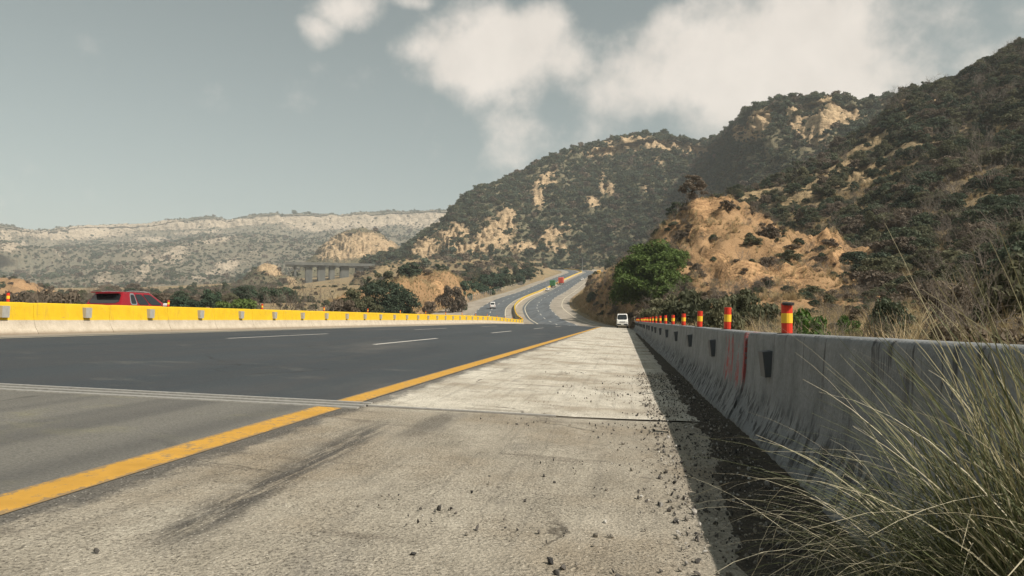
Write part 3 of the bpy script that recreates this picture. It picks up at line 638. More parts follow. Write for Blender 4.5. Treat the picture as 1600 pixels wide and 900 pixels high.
# unit crowns: radius ~1, so that the scale is the half width in metres
for k, (mt, n) in enumerate((('leaf_hill', 420), ('leaf_dark', 420), ('leaf_brown', 420), ('leaf_olive', 420))):
    V, F = leaf_cloud(r0, dome(r0, 8 + 2 * k, 1, 1.05 + .15 * k, .36, .6, .1), n, .17, 1.7); proto('scrub_%d' % k, V, F, mt)
for k, mt in enumerate(('leaf_olive', 'leaf_dark', 'leaf_brown', 'leaf_olive', 'leaf_dark')):     # for the nearer plants
    V, F = leaf_cloud(r0, dome(r0, 22, 1, 1.0 + .12 * k, .27, .6, .03), 3000, .062, 2.0, .35); proto('foliage_%d' % k, V, F, mt)
V, F = leaf_cloud(r0, dome(r0, 18, 1, 1.1, .3, .8, .03), 2600, .07, 2.0, .35); proto('foliage_green', V, F, 'leaf_bright')
V, F = leaf_cloud(r0, dome(r0, 16, 1, 1.5, .3, .8, .15), 2600, .075, 1.8, .35); proto('foliage_teal', V, F, 'leaf_teal')
V, F = leaf_cloud(r0, dome(r0, 16, 1, 1.5, .3, .8, .15), 500, .16, 1.6, .35); proto('scrub_teal', V, F, 'leaf_teal')
for k in range(3):
    V, F = branchy(r0, 1.5, 1.0, 7, .011, 3, .6 + .2 * k); proto('twigs_%d' % k, V, F, 'twig')
V, F = branchy(r0, 1.0, .9, 5, .016, 1, .5); proto('stems', V, F, 'bark')

def blades(r, n, h, spread, width, lean, droop, seg=7, base=.12, ang=None, hv=.45, kink=0.0):
    t = np.linspace(0, 1, seg); a = (r.random(n) * 6.283) if ang is None else r.normal(ang[0], ang[1], n)
    H = h * (1 - hv + hv * 2 * r.random(n)); ln = lean * (.2 + 1.2 * r.random(n)); dr = droop * (.3 + 1.2 * r.random(n))
    th = ln[:, None] + dr[:, None] * t ** 1.6 + ((r.random(n) < kink) * r.uniform(.5, 1.7, n))[:, None] * (t[None] > r.uniform(.4, .8, n)[:, None]); st = H[:, None] / (seg - 1); R = np.cumsum(np.sin(th) * st, 1) - np.sin(th[:, :1]) * st; Z = np.cumsum(np.cos(th) * st, 1) - np.cos(th[:, :1]) * st
    tw = r.normal(0, .12, n)[:, None] * t ** 2 * H[:, None]; br = base * np.sqrt(r.random(n)); ba = r.random(n) * 6.283
    cx, sx = np.cos(a)[:, None], np.sin(a)[:, None]
    X = (br * np.cos(ba))[:, None] + R * cx - tw * sx; Y = (br * np.sin(ba))[:, None] + R * sx + tw * cx
    wd = width * (.6 + .8 * r.random(n))[:, None] * np.sqrt(np.clip(1.04 - t, 0, 1)); fa = a + 1.57 + r.normal(0, .6, n); wx, wy = np.cos(fa)[:, None] * wd * .5, np.sin(fa)[:, None] * wd * .5
    V = np.stack([np.stack([X - wx, Y - wy, Z], -1), np.stack([X + wx, Y + wy, Z], -1)], 2).reshape(-1, 3)
    i = (np.arange(n)[:, None] * seg + np.arange(seg - 1)[None]).ravel() * 2
    return V, np.stack([i, i + 1, i + 3, i + 2], -1)
for k in range(3):
    V, F = blades(r0, 90, 1.0, 1, .015, .3, .8, 6, .18); proto('tuft_%d' % k, V, F, 'straw')

def scatter(name, label, cat, pts, rot, scl, kinds, protos, wide=None, parent=None):
    me = bpy.data.meshes.new(name); me.vertices.add(len(pts)); me.vertices.foreach_set('co', np.asarray(pts, np.float32).ravel())
    o = bpy.data.objects.new(name, me); COL.objects.link(o); o['kind'] = 'stuff'
    tag(o, label, cat) if parent is None else setattr(o, 'parent', parent)
    attr(o, 'rot', np.asarray(rot, np.float32), 'FLOAT_VECTOR'); attr(o, 'scl', np.asarray(scl, np.float32), 'FLOAT_VECTOR'); attr(o, 'pick', np.asarray(kinds, np.int32), 'INT')
    c = bpy.data.collections.new(name + '_shapes')
    for k, p in enumerate(protos):
        q = PROTO[p].copy(); q.name = '%03d_' % k + p; c.objects.link(q)
    ng = bpy.data.node_groups.new(name, 'GeometryNodeTree'); ng.interface.new_socket('Geometry', in_out='INPUT', socket_type='NodeSocketGeometry'); ng.interface.new_socket('Geometry', in_out='OUTPUT', socket_type='NodeSocketGeometry')
    N = ng.nodes.new; gi, go = N('NodeGroupInput'), N('NodeGroupOutput'); ci = N('GeometryNodeCollectionInfo'); ci.inputs['Collection'].default_value = c; ci.inputs['Separate Children'].default_value = True; ci.inputs['Reset Children'].default_value = True
    ip = N('GeometryNodeInstanceOnPoints'); ip.inputs['Pick Instance'].default_value = True
    def na(nm, typ):
        x = N('GeometryNodeInputNamedAttribute'); x.data_type = typ; x.inputs['Name'].default_value = nm; return x.outputs['Attribute']
    L = ng.links.new; L(gi.outputs[0], ip.inputs['Points']); L(ci.outputs[0], ip.inputs['Instance']); L(na('pick', 'INT'), ip.inputs['Instance Index']); L(na('scl', 'FLOAT_VECTOR'), ip.inputs['Scale'])
    er = N('FunctionNodeEulerToRotation'); L(na('rot', 'FLOAT_VECTOR'), er.inputs[0]); L(er.outputs[0], ip.inputs['Rotation']); L(ip.outputs[0], go.inputs[0])
    m = o.modifiers.new('scatter', 'NODES'); m.node_group = ng
    return o
def sample_net(key, n, dens, rr):
    h = HILLS[key]; G = h['G']; a = np.linalg.norm(np.cross(G[:-1, 1:] - G[:-1, :-1], G[1:, :-1] - G[:-1, :-1]), axis=-1)
    ctr = .25 * (G[:-1, :-1] + G[1:, 1:] + G[:-1, 1:] + G[1:, :-1]); px, py, d = project(ctr)
    wgt = (a * np.clip(dens(ctr, .25 * (h['rock'][:-1, :-1] + h['rock'][1:, 1:] + h['rock'][:-1, 1:] + h['rock'][1:, :-1]), px, py, d, h), 0, None) * (px > -150) * (px < 1800)).ravel()
    idx = rr.choice(len(wgt), n, p=wgt / wgt.sum()); i, j = np.unravel_index(idx, a.shape); u, v = rr.random(n)[:, None], rr.random(n)[:, None]
    p = (1 - u) * (1 - v) * G[i, j] + u * (1 - v) * G[i, j + 1] + u * v * G[i + 1, j + 1] + (1 - u) * v * G[i + 1, j]
    return p
def rnd_rot(n, rr, t=.12): return np.stack([rr.normal(0, t, n), rr.normal(0, t, n), rr.random(n) * 6.283], -1)
def rnd_scl(s, rr, v=.2): return np.stack([s * (1 + rr.normal(0, v, len(s))), s * (1 + rr.normal(0, v, len(s))), s * (1 + rr.normal(0, v, len(s)))], -1).clip(.001)
def clumpy(p, wl, lo=-.15): return np.clip((fbm(p.reshape(-1, 3) / wl, 3).reshape(p.shape[:-1]) - lo) / .35, .03, 1)

rs = np.random.default_rng(21)
# far mountains: thousands of bushes that read as one cover
p = sample_net('far', 42000, lambda c, rk, px, py, d, h: np.clip(1.1 - .9 * rk, .06, 1) * clumpy(c, 90, -.45) * np.interp(d, [1000, 2600], [1.6, .8]), rs)
s = rs.lognormal(.85, .5, len(p)); scatter('scrub_cover', 'scattered dull green scrub covering the far pale-cliffed ridge', 'scrub', p, rnd_rot(len(p), rs), rnd_scl(s, rs), rs.choice(3, len(p), p=[.45, .35, .2]), ['scrub_0', 'scrub_1', 'scrub_2'])
p = sample_net('mid', 46000, lambda c, rk, px, py, d, h: np.clip(1.05 - 1.15 * rk, .03, 1) * clumpy(c, 28, -.7) * np.interp(py, [200, 230, 400, 430], [1.6, 1.2, 1, .5]), rs)
s = rs.lognormal(.72, .55, len(p)).clip(.6, 6); scatter('scrub_cover', 'dense grey green scrub covering the middle mountain with rock cuts', 'scrub', p - (0, 0, .3), rnd_rot(len(p), rs), rnd_scl(s, rs), rs.choice(4, len(p), p=[.45, .32, .08, .15]), ['scrub_0', 'scrub_1', 'scrub_2', 'scrub_3'])
p = np.concatenate([sample_net(k, n, lambda c, rk, px, py, d, h: np.clip(1.05 - 1.0 * rk, .08, 1), rs) for k, n in (('hummock', 500), ('spur', 350), ('spur2', 450), ('foothill', 900))])
s = rs.lognormal(.55, .4, len(p)); scatter('scrub_cover', 'dry scrub dotting the low hills around the viaduct and road', 'scrub', p - (0, 0, .2), rnd_rot(len(p), rs), rnd_scl(s, rs), rs.choice(4, len(p), p=[.3, .25, .35, .1]), ['scrub_0', 'scrub_1', 'scrub_2', 'scrub_3'])
# the near mountain: biggest ones as individuals, the rest as cover
p = sample_net('near', 8000, lambda c, rk, px, py, d, h: np.clip(1.05 - 1.05 * rk, .06, 1) * clumpy(c, 14, -.35) * (d < 360), rs)
s = rs.lognormal(.40, .48, len(p)).clip(.4, 4.2); px, py, d = project(p)
kind = rs.choice(8, len(p), p=[.24, .22, .12, .12, .12, .07, .06, .05])
app = s / d * ((px > 960) & (px < 1640) & (py < 500)); ind = np.argsort(-app)[:150]; isin = np.zeros(len(p), bool); isin[ind] = True
NP = ['foliage_0', 'foliage_1', 'foliage_2', 'foliage_3', 'foliage_4', 'twigs_0', 'twigs_1', 'twigs_2']
q = ~isin; scatter('scrub_cover', 'dark olive and brown scrub covering the shaded near mountainside', 'scrub', p[q] - (0, 0, .15), rnd_rot(q.sum(), rs), rnd_scl(s[q], rs), kind[q], NP)
SHR = {}
def shrub(loc, sc, k, label, group, rz=None, name='shrub', zs=1.0):
    f = PROTO[k]
    if k.startswith('twigs'):
        o = bpy.data.objects.new(name, f.data); COL.objects.link(o)
    else:
        o = bpy.data.objects.new(name, PROTO['stems'].data); COL.objects.link(o)
        c = bpy.data.objects.new('foliage', f.data); COL.objects.link(c); c.parent = o
    o.location = loc; o.rotation_euler = (random.gauss(0, .06), random.gauss(0, .06), random.random() * 6.28 if rz is None else rz)
    a = 1 + random.gauss(0, .1); o.scale = (sc * a, sc * (2 - a), sc * zs * (1 + random.gauss(0, .08)))
    return tag(o, label, 'shrub', group)
LB = {'foliage_0': 'olive green shrub', 'foliage_3': 'tall olive green shrub', 'foliage_1': 'dark green shrub', 'foliage_4': 'tall dark green shrub', 'foliage_2': 'brown leafed dry shrub', 'twigs_0': 'bare grey twiggy shrub', 'twigs_1': 'upright bare grey shrub', 'twigs_2': 'tall bare grey shrub'}
for i in ind:
    k = NP[kind[i]]; shrub(p[i] - (0, 0, .15), s[i], k, LB[k] + ' growing on the shaded near mountainside', LB[k] + 's on the near mountainside')

# ------------------------------------------------------------------ expansion joint
plain('steel_worn', (.44, .42, .385), .5, .5, .3, .35, 20)
plain('rubber_black', (.025, .025, .026), .8, .3, 0, .3, 30)
plain('joint_filler', (.17, .15, .12), .95, .2, 0, .4, 12)
ej = empty('expansion_joint', road(jrow(9.0), 9.0)); tag(ej, 'steel expansion joint laid across the asphalt from wall to shoulder', 'expansion joint')
def joint_bar(name, o0, o1, ds, wd, dz, hgt, mat):
    O = np.linspace(o0, o1, 40); c = road(jrow(O) + ds, O) - np.array(ej.location); m = MB(); rings = []
    for q in c: rings.append([(q[0], q[1] - wd / 2, q[2] + dz - hgt), (q[0], q[1] + wd / 2, q[2] + dz - hgt), (q[0], q[1] + wd / 2, q[2] + dz), (q[0], q[1] - wd / 2, q[2] + dz)])
    return m.loft(rings).build(name, mat, ej)
for ds_, w_ in ((-.225, .07), (-.02, .06), (.19, .06)): joint_bar('rail', .4, 15.24, ds_, w_, .012, .1, 'steel_worn')
joint_bar('concrete_nosing', .4, 15.24, .243, .034, .004, .1, 'joint_filler')
for ds_, w_ in ((-.12, .13), (.085, .13)): joint_bar('rubber_seal', .4, 15.24, ds_, w_, -.012, .08, 'rubber_black')
joint_bar('rail', 15.26, 17.2, .03, .05, .008, .1, 'steel_worn')
joint_bar('filler', 15.26, 19.5, -.035, .075, -.004, .1, 'joint_filler'); joint_bar('filler', 17.22, 19.5, .05, .05, -.012, .1, 'rubber_black')

# ------------------------------------------------------------------ concrete barriers
def m_barrier(paint=False, yellow=False):
    def fn(nt, b, o, co):
        sx = nt.n('ShaderNodeSeparateXYZ', None, Vector=o); X, Y, Z = sx.outputs
        oi = nt.n('ShaderNodeObjectInfo').outputs['Random']; ov = nt.vm('ADD', o, nt.n('ShaderNodeCombineXYZ', None, X=nt.m('MULTIPLY', oi, 37.), Y=nt.m('MULTIPLY', oi, 53.)).outputs[0])
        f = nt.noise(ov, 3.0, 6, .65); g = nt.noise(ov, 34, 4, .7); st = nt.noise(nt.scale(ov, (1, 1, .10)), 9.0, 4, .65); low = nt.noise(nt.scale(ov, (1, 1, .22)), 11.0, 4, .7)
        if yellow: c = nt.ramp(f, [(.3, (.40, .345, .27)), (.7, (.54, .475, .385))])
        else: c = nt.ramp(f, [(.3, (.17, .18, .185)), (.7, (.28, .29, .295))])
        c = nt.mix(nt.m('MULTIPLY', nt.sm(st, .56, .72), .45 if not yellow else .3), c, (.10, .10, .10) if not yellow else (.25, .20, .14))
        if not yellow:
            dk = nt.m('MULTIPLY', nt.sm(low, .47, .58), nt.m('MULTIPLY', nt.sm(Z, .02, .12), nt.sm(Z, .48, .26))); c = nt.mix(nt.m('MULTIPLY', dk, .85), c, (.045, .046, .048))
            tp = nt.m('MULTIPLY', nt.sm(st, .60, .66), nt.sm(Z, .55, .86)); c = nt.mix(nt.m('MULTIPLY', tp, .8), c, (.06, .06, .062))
        c = nt.mix(1.0, c, nt.ramp(g, [(.3, .78), (.7, 1.08)]), 'MULTIPLY')
        pit = nt.sm(nt.voro(ov, 26), .13, .06); c = nt.mix(nt.m('MULTIPLY', pit, .55), c, (.08, .08, .08))
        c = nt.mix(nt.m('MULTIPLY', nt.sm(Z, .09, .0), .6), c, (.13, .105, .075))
        if yellow:
            edge = nt.m('ADD', Z, nt.m('MULTIPLY', nt.m('SUBTRACT', nt.noise(ov, 5, 4, .6), .5), .025))
            y = nt.ramp(f, [(.3, (.56, .355, .012)), (.7, (.65, .425, .016))]); y = nt.mix(nt.m('MULTIPLY', nt.sm(nt.noise(nt.scale(ov, (1, 1, .3)), 6, 5, .7), .60, .72), .5), y, (.42, .30, .10))
            y = nt.mix(nt.m('MULTIPLY', nt.sm(st, .54, .72), .38), y, (.30, .20, .06)); scr = nt.sm(nt.noise(nt.scale(ov, (1, .35, 2.2)), 5.0, 5, .75), .63, .69); y = nt.mix(nt.m('MULTIPLY', scr, .7), y, (.24, .20, .14))
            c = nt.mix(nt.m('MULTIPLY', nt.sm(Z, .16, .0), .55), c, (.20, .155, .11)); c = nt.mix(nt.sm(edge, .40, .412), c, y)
        if paint:
            lines = nt.noise(nt.scale(o, (1, 1, .16)), 9.0, 3, .6); pk = nt.m('MULTIPLY', nt.sm(lines, .53, .60), nt.m('MULTIPLY', nt.sm(Y, 1.55, 1.35), nt.m('MULTIPLY', nt.sm(Z, .30, .42), nt.sm(Z, .88, .8))))
            pk = nt.m('MULTIPLY', pk, nt.sm(nt.noise(o, 14, 3, .7), .38, .5)); pk = nt.m('MAXIMUM', pk, nt.m('MULTIPLY', nt.sm(Y, .14, .06), nt.m('MULTIPLY', nt.sm(Z, .35, .5), nt.sm(nt.noise(o, 16, 4, .7), .40, .5))))
            c = nt.mix(nt.m('MULTIPLY', pk, .8), c, (.33, .055, .05))
        nt.put(b.inputs['Base Color'], c)
        nt.put(b.inputs['Normal'], nt.bump(nt.m('ADD', g, nt.m('ADD', nt.m('MULTIPLY', f, 1.5), nt.m('MULTIPLY', nt.m('ADD', low, st), .8 if not yellow else .2))), .012, .7))
    return fn
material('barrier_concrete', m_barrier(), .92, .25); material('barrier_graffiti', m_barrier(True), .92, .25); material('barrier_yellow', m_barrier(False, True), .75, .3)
plain('reflector_grey_shaded', (.075, .085, .095), .6, .4, 0, .3, 8); plain('reflector_grey', (.42, .41, .38), .55, .4, .2, .25, 8)
PROF = [(0, 0), (.005, .05), (.035, .10), (.07, .15), (.10, .20), (.125, .26), (.145, .32), (.16, .40), (.172, .5), (.184, .62), (.194, .76), (.20, .86), (.206, .885), (.222, .90)]
PR = PROF + [(.32, .903)] + [(.64 - x, z) for x, z in PROF[::-1]]
def barrier_mesh(L, ny, seed, groove, mat):
    pr = np.array(PR); y = np.linspace(0, L, ny); x = pr[None, :, 0] + 0 * y[:, None]; z = pr[None, :, 1] + 0 * y[:, None]; yy = y[:, None] + 0 * x
    q = np.stack([x + seed * 7, yy, z], -1); n = fbm(q.reshape(-1, 3) * 3, 4).reshape(x.shape) * .008
    if groove:
        gr = fbm(np.stack([yy * 4.2 + z * 3 + seed * 5, z * 1.0, 0 * z], -1).reshape(-1, 3), 3, .6, True).reshape(x.shape); band = np.exp(-((z - .20) / .13) ** 2)
        n = n + band * np.clip(gr - .35, -.3, .6) * -.035 * (x < .3)
        chip = np.clip(fbm(q.reshape(-1, 3) * (9, 9, 9), 3).reshape(x.shape) - .22, 0, 1) * .08; n = n + chip * ((z > .86) & (x < .3))
    side = np.where(x < .32, 1, -1); x = x + n * side
    e = np.minimum(yy, L - yy); z = z - .014 * np.exp(-(e / .02) ** 2) * (z > .85)
    V = np.stack([x, yy, z], -1); k = len(PR); F = grid_faces(ny, k)[:, ::-1]
    o = big_mesh('barrier_segment', V.reshape(-1, 3), F, mat, smooth=True, link=False); me = o.data
    import bmesh
    bm = bmesh.new(); bm.from_mesh(me); bm.verts.ensure_lookup_table(); [bm.faces.new([bm.verts.new(q_) for q_ in cc_]) for cc_ in [[bm.verts[a0 + j].co.copy() for j in range(k)] for a0 in (0, (ny - 1) * k)]]; bmesh.ops.recalc_face_normals(bm, faces=bm.faces[:]); bm.to_mesh(me); bm.free()
    return me
SEG = 3.7; TOE = 1.07
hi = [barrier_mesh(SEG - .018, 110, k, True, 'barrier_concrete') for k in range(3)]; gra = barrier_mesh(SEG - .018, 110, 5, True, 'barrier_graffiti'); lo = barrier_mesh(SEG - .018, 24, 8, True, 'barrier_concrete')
refl = MB().box((0, 0, 0), (.10, .20, .21)).build('reflector_box', 'reflector_grey_shaded', bevel=.006, link=False)  # same grey metal as the median boxes, with shade painted into its colour
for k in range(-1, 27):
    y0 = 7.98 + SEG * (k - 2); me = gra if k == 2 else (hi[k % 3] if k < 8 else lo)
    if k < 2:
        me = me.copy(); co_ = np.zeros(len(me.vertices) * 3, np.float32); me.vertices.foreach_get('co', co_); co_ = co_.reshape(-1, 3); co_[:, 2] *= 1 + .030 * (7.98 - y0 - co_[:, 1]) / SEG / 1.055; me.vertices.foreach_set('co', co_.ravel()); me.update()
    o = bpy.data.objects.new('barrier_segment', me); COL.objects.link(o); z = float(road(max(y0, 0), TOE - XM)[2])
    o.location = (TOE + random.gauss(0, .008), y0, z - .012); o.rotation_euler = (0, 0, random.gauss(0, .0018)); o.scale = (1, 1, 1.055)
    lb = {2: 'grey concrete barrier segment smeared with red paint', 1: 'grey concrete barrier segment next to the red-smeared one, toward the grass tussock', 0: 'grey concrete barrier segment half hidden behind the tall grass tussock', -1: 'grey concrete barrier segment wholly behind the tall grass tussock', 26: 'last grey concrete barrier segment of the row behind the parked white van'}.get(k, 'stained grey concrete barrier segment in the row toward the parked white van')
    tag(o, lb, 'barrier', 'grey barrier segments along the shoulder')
    if k > 0:
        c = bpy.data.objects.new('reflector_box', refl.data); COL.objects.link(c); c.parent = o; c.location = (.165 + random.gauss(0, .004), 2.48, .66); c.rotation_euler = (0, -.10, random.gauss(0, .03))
# delineator posts standing on the wall
plain('delineator_red', (.62, .035, .012), .5, .4, 0, .2, 9); plain('delineator_yellow', (.85, .52, .03), .45, .45, 0, .15, 9); plain('cap_black', (.02, .02, .022), .6, .4, 0, .2, 9)
def ringtube(r, z0, z1, n=14, top=True, dent=0.0):
    m = MB(); rings = []
    for z in np.linspace(z0, z1, 4): rings.append([(r * (1 + dent * math.sin(3 * q + 9 * z)) * math.cos(q), r * math.sin(q), z) for q in np.arange(n) * 2 * math.pi / n])
    return m.loft(rings, top)
post_red = ringtube(.046, 0, .285, dent=.03).build('delineator_post', 'delineator_red', smooth=False, link=False)
post_band = ringtube(.0485, .105, .195).build('reflective_band', 'delineator_yellow', link=False)
post_cap = ringtube(.050, .272, .292).build('cap', 'cap_black', link=False)
post_base = MB().box((0, 0, .005), (.13, .13, .012)).build('base_plate', 'cap_black', link=False)
def delineator(loc, label, group, sc=1.0, cap=False, name='delineator_post'):
    o = bpy.data.objects.new(name, post_red.data); COL.objects.link(o); o.location = loc; o.rotation_euler = (random.gauss(0, .025), random.gauss(0, .03), random.random() * 6); o.scale = (sc, sc, sc * (1 + random.gauss(0, .04)))
    for q, pt in (('reflective_band', post_band), ('base_plate', post_base)) + ((('cap', post_cap),) if cap else ()):
        c = bpy.data.objects.new(q, pt.data); COL.objects.link(c); c.parent = o
        if q == 'cap': c.rotation_euler = (.12, .06, 0); c.location = (.004, 0, .004)
    return tag(o, label, 'delineator', group)
for k in range(0, 26):
    y = 6.62 + 3.66 * k
    if k > 0 or True:
        delineator((TOE + .315, y, float(road(y, TOE - XM)[2]) + (.934 if k else .944)), ['red and yellow delineator tube with a torn black cap on the grey wall', 'red and yellow delineator tube on the red-smeared grey wall segment'][k] if k < 2 else 'red and yellow delineator tube in the row along the grey wall', 'delineator tubes on the grey wall', cap=(k == 0))
# yellow median wall
YL = 3.36
ymesh = barrier_mesh(YL - .012, 10, 2, False, 'barrier_yellow')
ybox = MB().box((0, 0, 0), (.15, .27, .31)).build('reflector_box', 'reflector_grey', bevel=.01, link=False)
ss = 13.4; k = 0
while ss < S_END - 8:
    a, b = road(ss, 0), road(ss + YL, 0); t = b - a; rz = math.atan2(t[1], t[0]) - math.pi / 2; L = np.linalg.norm(t)
    o = bpy.data.objects.new('barrier_segment', ymesh); COL.objects.link(o); nrm = np.array([math.cos(rz), math.sin(rz)])
    o.location = (a[0] - .32 * nrm[0], a[1] - .32 * nrm[1], a[2] - .012); o.rotation_euler = (math.atan2(t[2], math.hypot(t[0], t[1])), 0, rz); o.scale = (1, L / YL, 1.08)
    dn_ = any(ss <= 19.3 + 7.75 * j_ < ss + YL for j_ in range(22))
    tag(o, *(('yellow and white median wall segment carrying a delineator tube', 'barrier', 'yellow wall segments that carry a delineator') if ss < 128 and dn_ else ('plain yellow and white median wall segment between delineator tubes', 'barrier', 'yellow wall segments without a delineator') if ss < 128 else ('yellow median wall segment in the winding bend beyond the crest', 'barrier', 'yellow wall segments in the bend') if ss < 270 else ('yellow median wall segment on the far straight climb', 'barrier', 'yellow wall segments on the far climb')))
    if ss < 330:
        for sd_ in (1, -1):
            c = bpy.data.objects.new('reflector_box', ybox.data); COL.objects.link(c); c.parent = o; c.location = (.32 + sd_ * .19, 2.2, .635); c.rotation_euler = (0, sd_ * .06, random.gauss(0, .04))
    ss += YL; k += 1
for k in range(0, 22):
    y = 19.3 + 7.75 * k; q = road(y, 0)
    delineator((q[0], q[1], q[2] + .955), 'red and yellow delineator tube standing on the yellow median wall', 'delineator tubes on the yellow median wall', .95)

# ------------------------------------------------------------------ vehicles
plain('paint_red', (.30, .012, .022), .25, .6, .3, .05); plain('paint_white', (.74, .73, .70), .3, .5, 0, .06); plain('glass_dark', (.015, .018, .02), .06, .7, 0, .02)
plain('tyre', (.02, .02, .02), .85, .2); plain('rim_metal', (.45, .45, .45), .35, .5, .8); plain('chrome', (.7, .7, .7), .2, .6, .9, .03); plain('lamp_red', (.45, .012, .01), .3, .5); plain('lamp_clear', (.7, .7, .66), .15, .6); plain('plastic_black', (.025, .025, .027), .6, .4)
plain('paint_green', (.035, .16, .06), .5, .4, 0, .2); plain('paint_tomato', (.55, .07, .04), .5, .4, 0, .2); plain('paint_yellow', (.75, .42, .03), .5, .4); plain('plate_white', (.7, .69, .62), .5, .4); plain('paint_silver', (.5, .5, .49), .35, .5, .5, .05)
def rrect(hw, z0, z1, y, r=.12):
    return [(-hw + r, y, z0), (hw - r, y, z0), (hw, y, z0 + r), (hw, y, z1 - r), (hw - r * .9, y, z1), (-hw + r * .9, y, z1), (-hw, y, z1 - r), (-hw, y, z0 + r)]
def pane(A, B, C, D, u0, u1, v0, v1, lift=.012, cut=.12):     # rounded panel on the plane A(bl) B(br) C(tr) D(tl)
    A, B, C, D = (np.array(q, float) for q in (A, B, C, D)); n = np.cross(B - A, D - A); n /= np.linalg.norm(n); cu, cv = cut * (u1 - u0), cut * 1.4 * (v1 - v0)
    uv = [(u0 + cu, v0), (u1 - cu, v0), (u1, v0 + cv), (u1, v1 - cv), (u1 - cu, v1), (u0 + cu, v1), (u0, v1 - cv), (u0, v0 + cv)]
    pt = [(A * (1 - u) + B * u) * (1 - v) + (D * (1 - u) + C * u) * v for u, v in uv]
    m = MB(); m.loft([[q - n * .01 for q in pt], [q + n * lift for q in pt]]); return m
def wheel(parent, x, y, r=.34):
    s = 1 if x > 0 else -1; m = MB(); m.loft([[(x + s * dx, y + rr * math.cos(q), r + rr * math.sin(q)) for q in np.arange(16) * math.pi / 8] for dx, rr in ((-.11, r * .92), (-.09, r), (.09, r), (.11, r * .92))]); wq = m.build('wheel', 'tyre', parent)
    m = MB(); m.loft([[(x + s * dx, y + rr * math.cos(q), r + rr * math.sin(q)) for q in np.arange(16) * math.pi / 8] for dx, rr in ((.08, r * .66), (.118, r * .62), (.112, r * .3))]); m.build('rim', 'rim_metal', wq)
def car(name, label, s, off, fwd, paint, body, cab, panes, group=None, wheels=None, extras=None, cat='car'):
    c, t = road_c(s); loc = road(s, off); rz = math.atan2(t[1], t[0]) - math.pi / 2 + (0 if fwd else math.pi); a, b = road(s - 2, off), road(s + 2, off)
    e = empty(name, loc, rz); e.rotation_euler = ((1 if fwd else -1) * math.atan2(b[2] - a[2], 4), 0, rz); tag(e, label, cat, group)
    m = MB(); m.loft([rrect(hw, z0, z1, y) for y, hw, z0, z1 in body]); m.build('body', paint, e, smooth=False, bevel=.03)
    (yb0, yb1, zb, hb), (yt0, yt1, zt, ht) = cab
    bot = [(-hb, yb0, zb), (hb, yb0, zb), (hb, yb1, zb), (-hb, yb1, zb)]; top = [(-ht, yt0, zt), (ht, yt0, zt), (ht, yt1, zt), (-ht, yt1, zt)]
    mid = lambda k: [tuple(np.array(p) * (1 - k) + np.array(q) * k) for p, q in zip(bot, top)]
    m = MB(); m.loft([bot, top]); m.build('cabin', paint, e, bevel=.07)
    faces = {'rear': (bot[0], bot[1], top[1], top[0]), 'right': (bot[1], bot[2], top[2], top[1]), 'front': (bot[2], bot[3], top[3], top[2]), 'left': (bot[3], bot[0], top[0], top[3])}
    for nm, face, u0, u1, v0, v1, mat in panes: pane(*faces[face], u0, u1, v0, v1).build(nm, mat, e)
    for x, y, r in wheels: wheel(e, x, y, r); wheel(e, -x, y, r)
    if extras: extras(e)
    return e
def sd_panes(spec, mat='glass_dark'):
    out = []
    for nm, u0, u1 in spec:
        out += [(nm, 'right', u0, u1, .16, .86, mat), (nm, 'left', 1 - u1, 1 - u0, .16, .86, mat)]
    return out
suv_body = [(-2.32, .78, .48, .92), (-2.24, .88, .36, 1.04), (-1.6, .92, .28, 1.08), (0, .93, .28, 1.06), (1.0, .92, .28, 1.03), (1.75, .88, .30, .96), (2.2, .80, .34, .80), (2.32, .70, .42, .66)]
def suv_extra(e):
    for sx in (-1, 1):
        MB().tube([(sx * .60, -1.45, 1.69), (sx * .61, -1.1, 1.735), (sx * .61, -.2, 1.735), (sx * .60, .15, 1.70)], .020).build('roof_rail', 'chrome', e)
        MB().loft([[(sx * (.90 + .22 * q), .78 + .05 * math.cos(a), 1.14 + .09 * math.sin(a)) for a in np.arange(8) * math.pi / 4] for q in (0, .5, 1)]).build('mirror', 'paint_white', e)
        MB().box((sx * .80, -2.25, .92), (.26, .12, .16)).build('tail_lamp', 'lamp_red', e, bevel=.02); MB().box((sx * .70, 2.18, .74), (.26, .18, .12)).build('headlight', 'lamp_clear', e, bevel=.02)
        for y in (-.75, .15): MB().box((sx * .935, y, .93), (.03, .17, .03)).build('door_handle', 'chrome', e)
    MB().box((0, -1.95, 1.655), (1.25, .30, .035)).build('spoiler', 'paint_red', e, bevel=.01); MB().box((0, -2.315, .80), (.44, .03, .13)).build('number_plate', 'plate_white', e)
    MB().box((0, -2.25, .45), (1.6, .18, .16)).build('bumper', 'plastic_black', e, bevel=.03)
sr, so = to_road(*[np.array([v]) for v in P(190, 480, 32.3)[:2]])
car('car', 'red sport utility car driving away behind the yellow median wall', float(sr[0]) + 1.6, float(so[0]) - .5, True, 'paint_red', suv_body, ((-2.24, 1.30, 1.02, .90), (-1.72, .12, 1.69, .66)),
    [('rear_window', 'rear', .06, .94, .22, .88, 'glass_dark'), ('windshield', 'front', .05, .95, .08, .92, 'glass_dark'), ('quarter_window_trim', 'right', .20, .345, .14, .90, 'chrome'), ('quarter_window_trim', 'left', .655, .80, .14, .90, 'chrome')] + [('quarter_window', 'right', .222, .325, .22, .82, 'glass_dark')] + sd_panes([('side_window', .37, .60), ('side_window', .625, .90)]),
    wheels=[(.84, -1.40, .35), (.84, 1.42, .35)], extras=suv_extra)
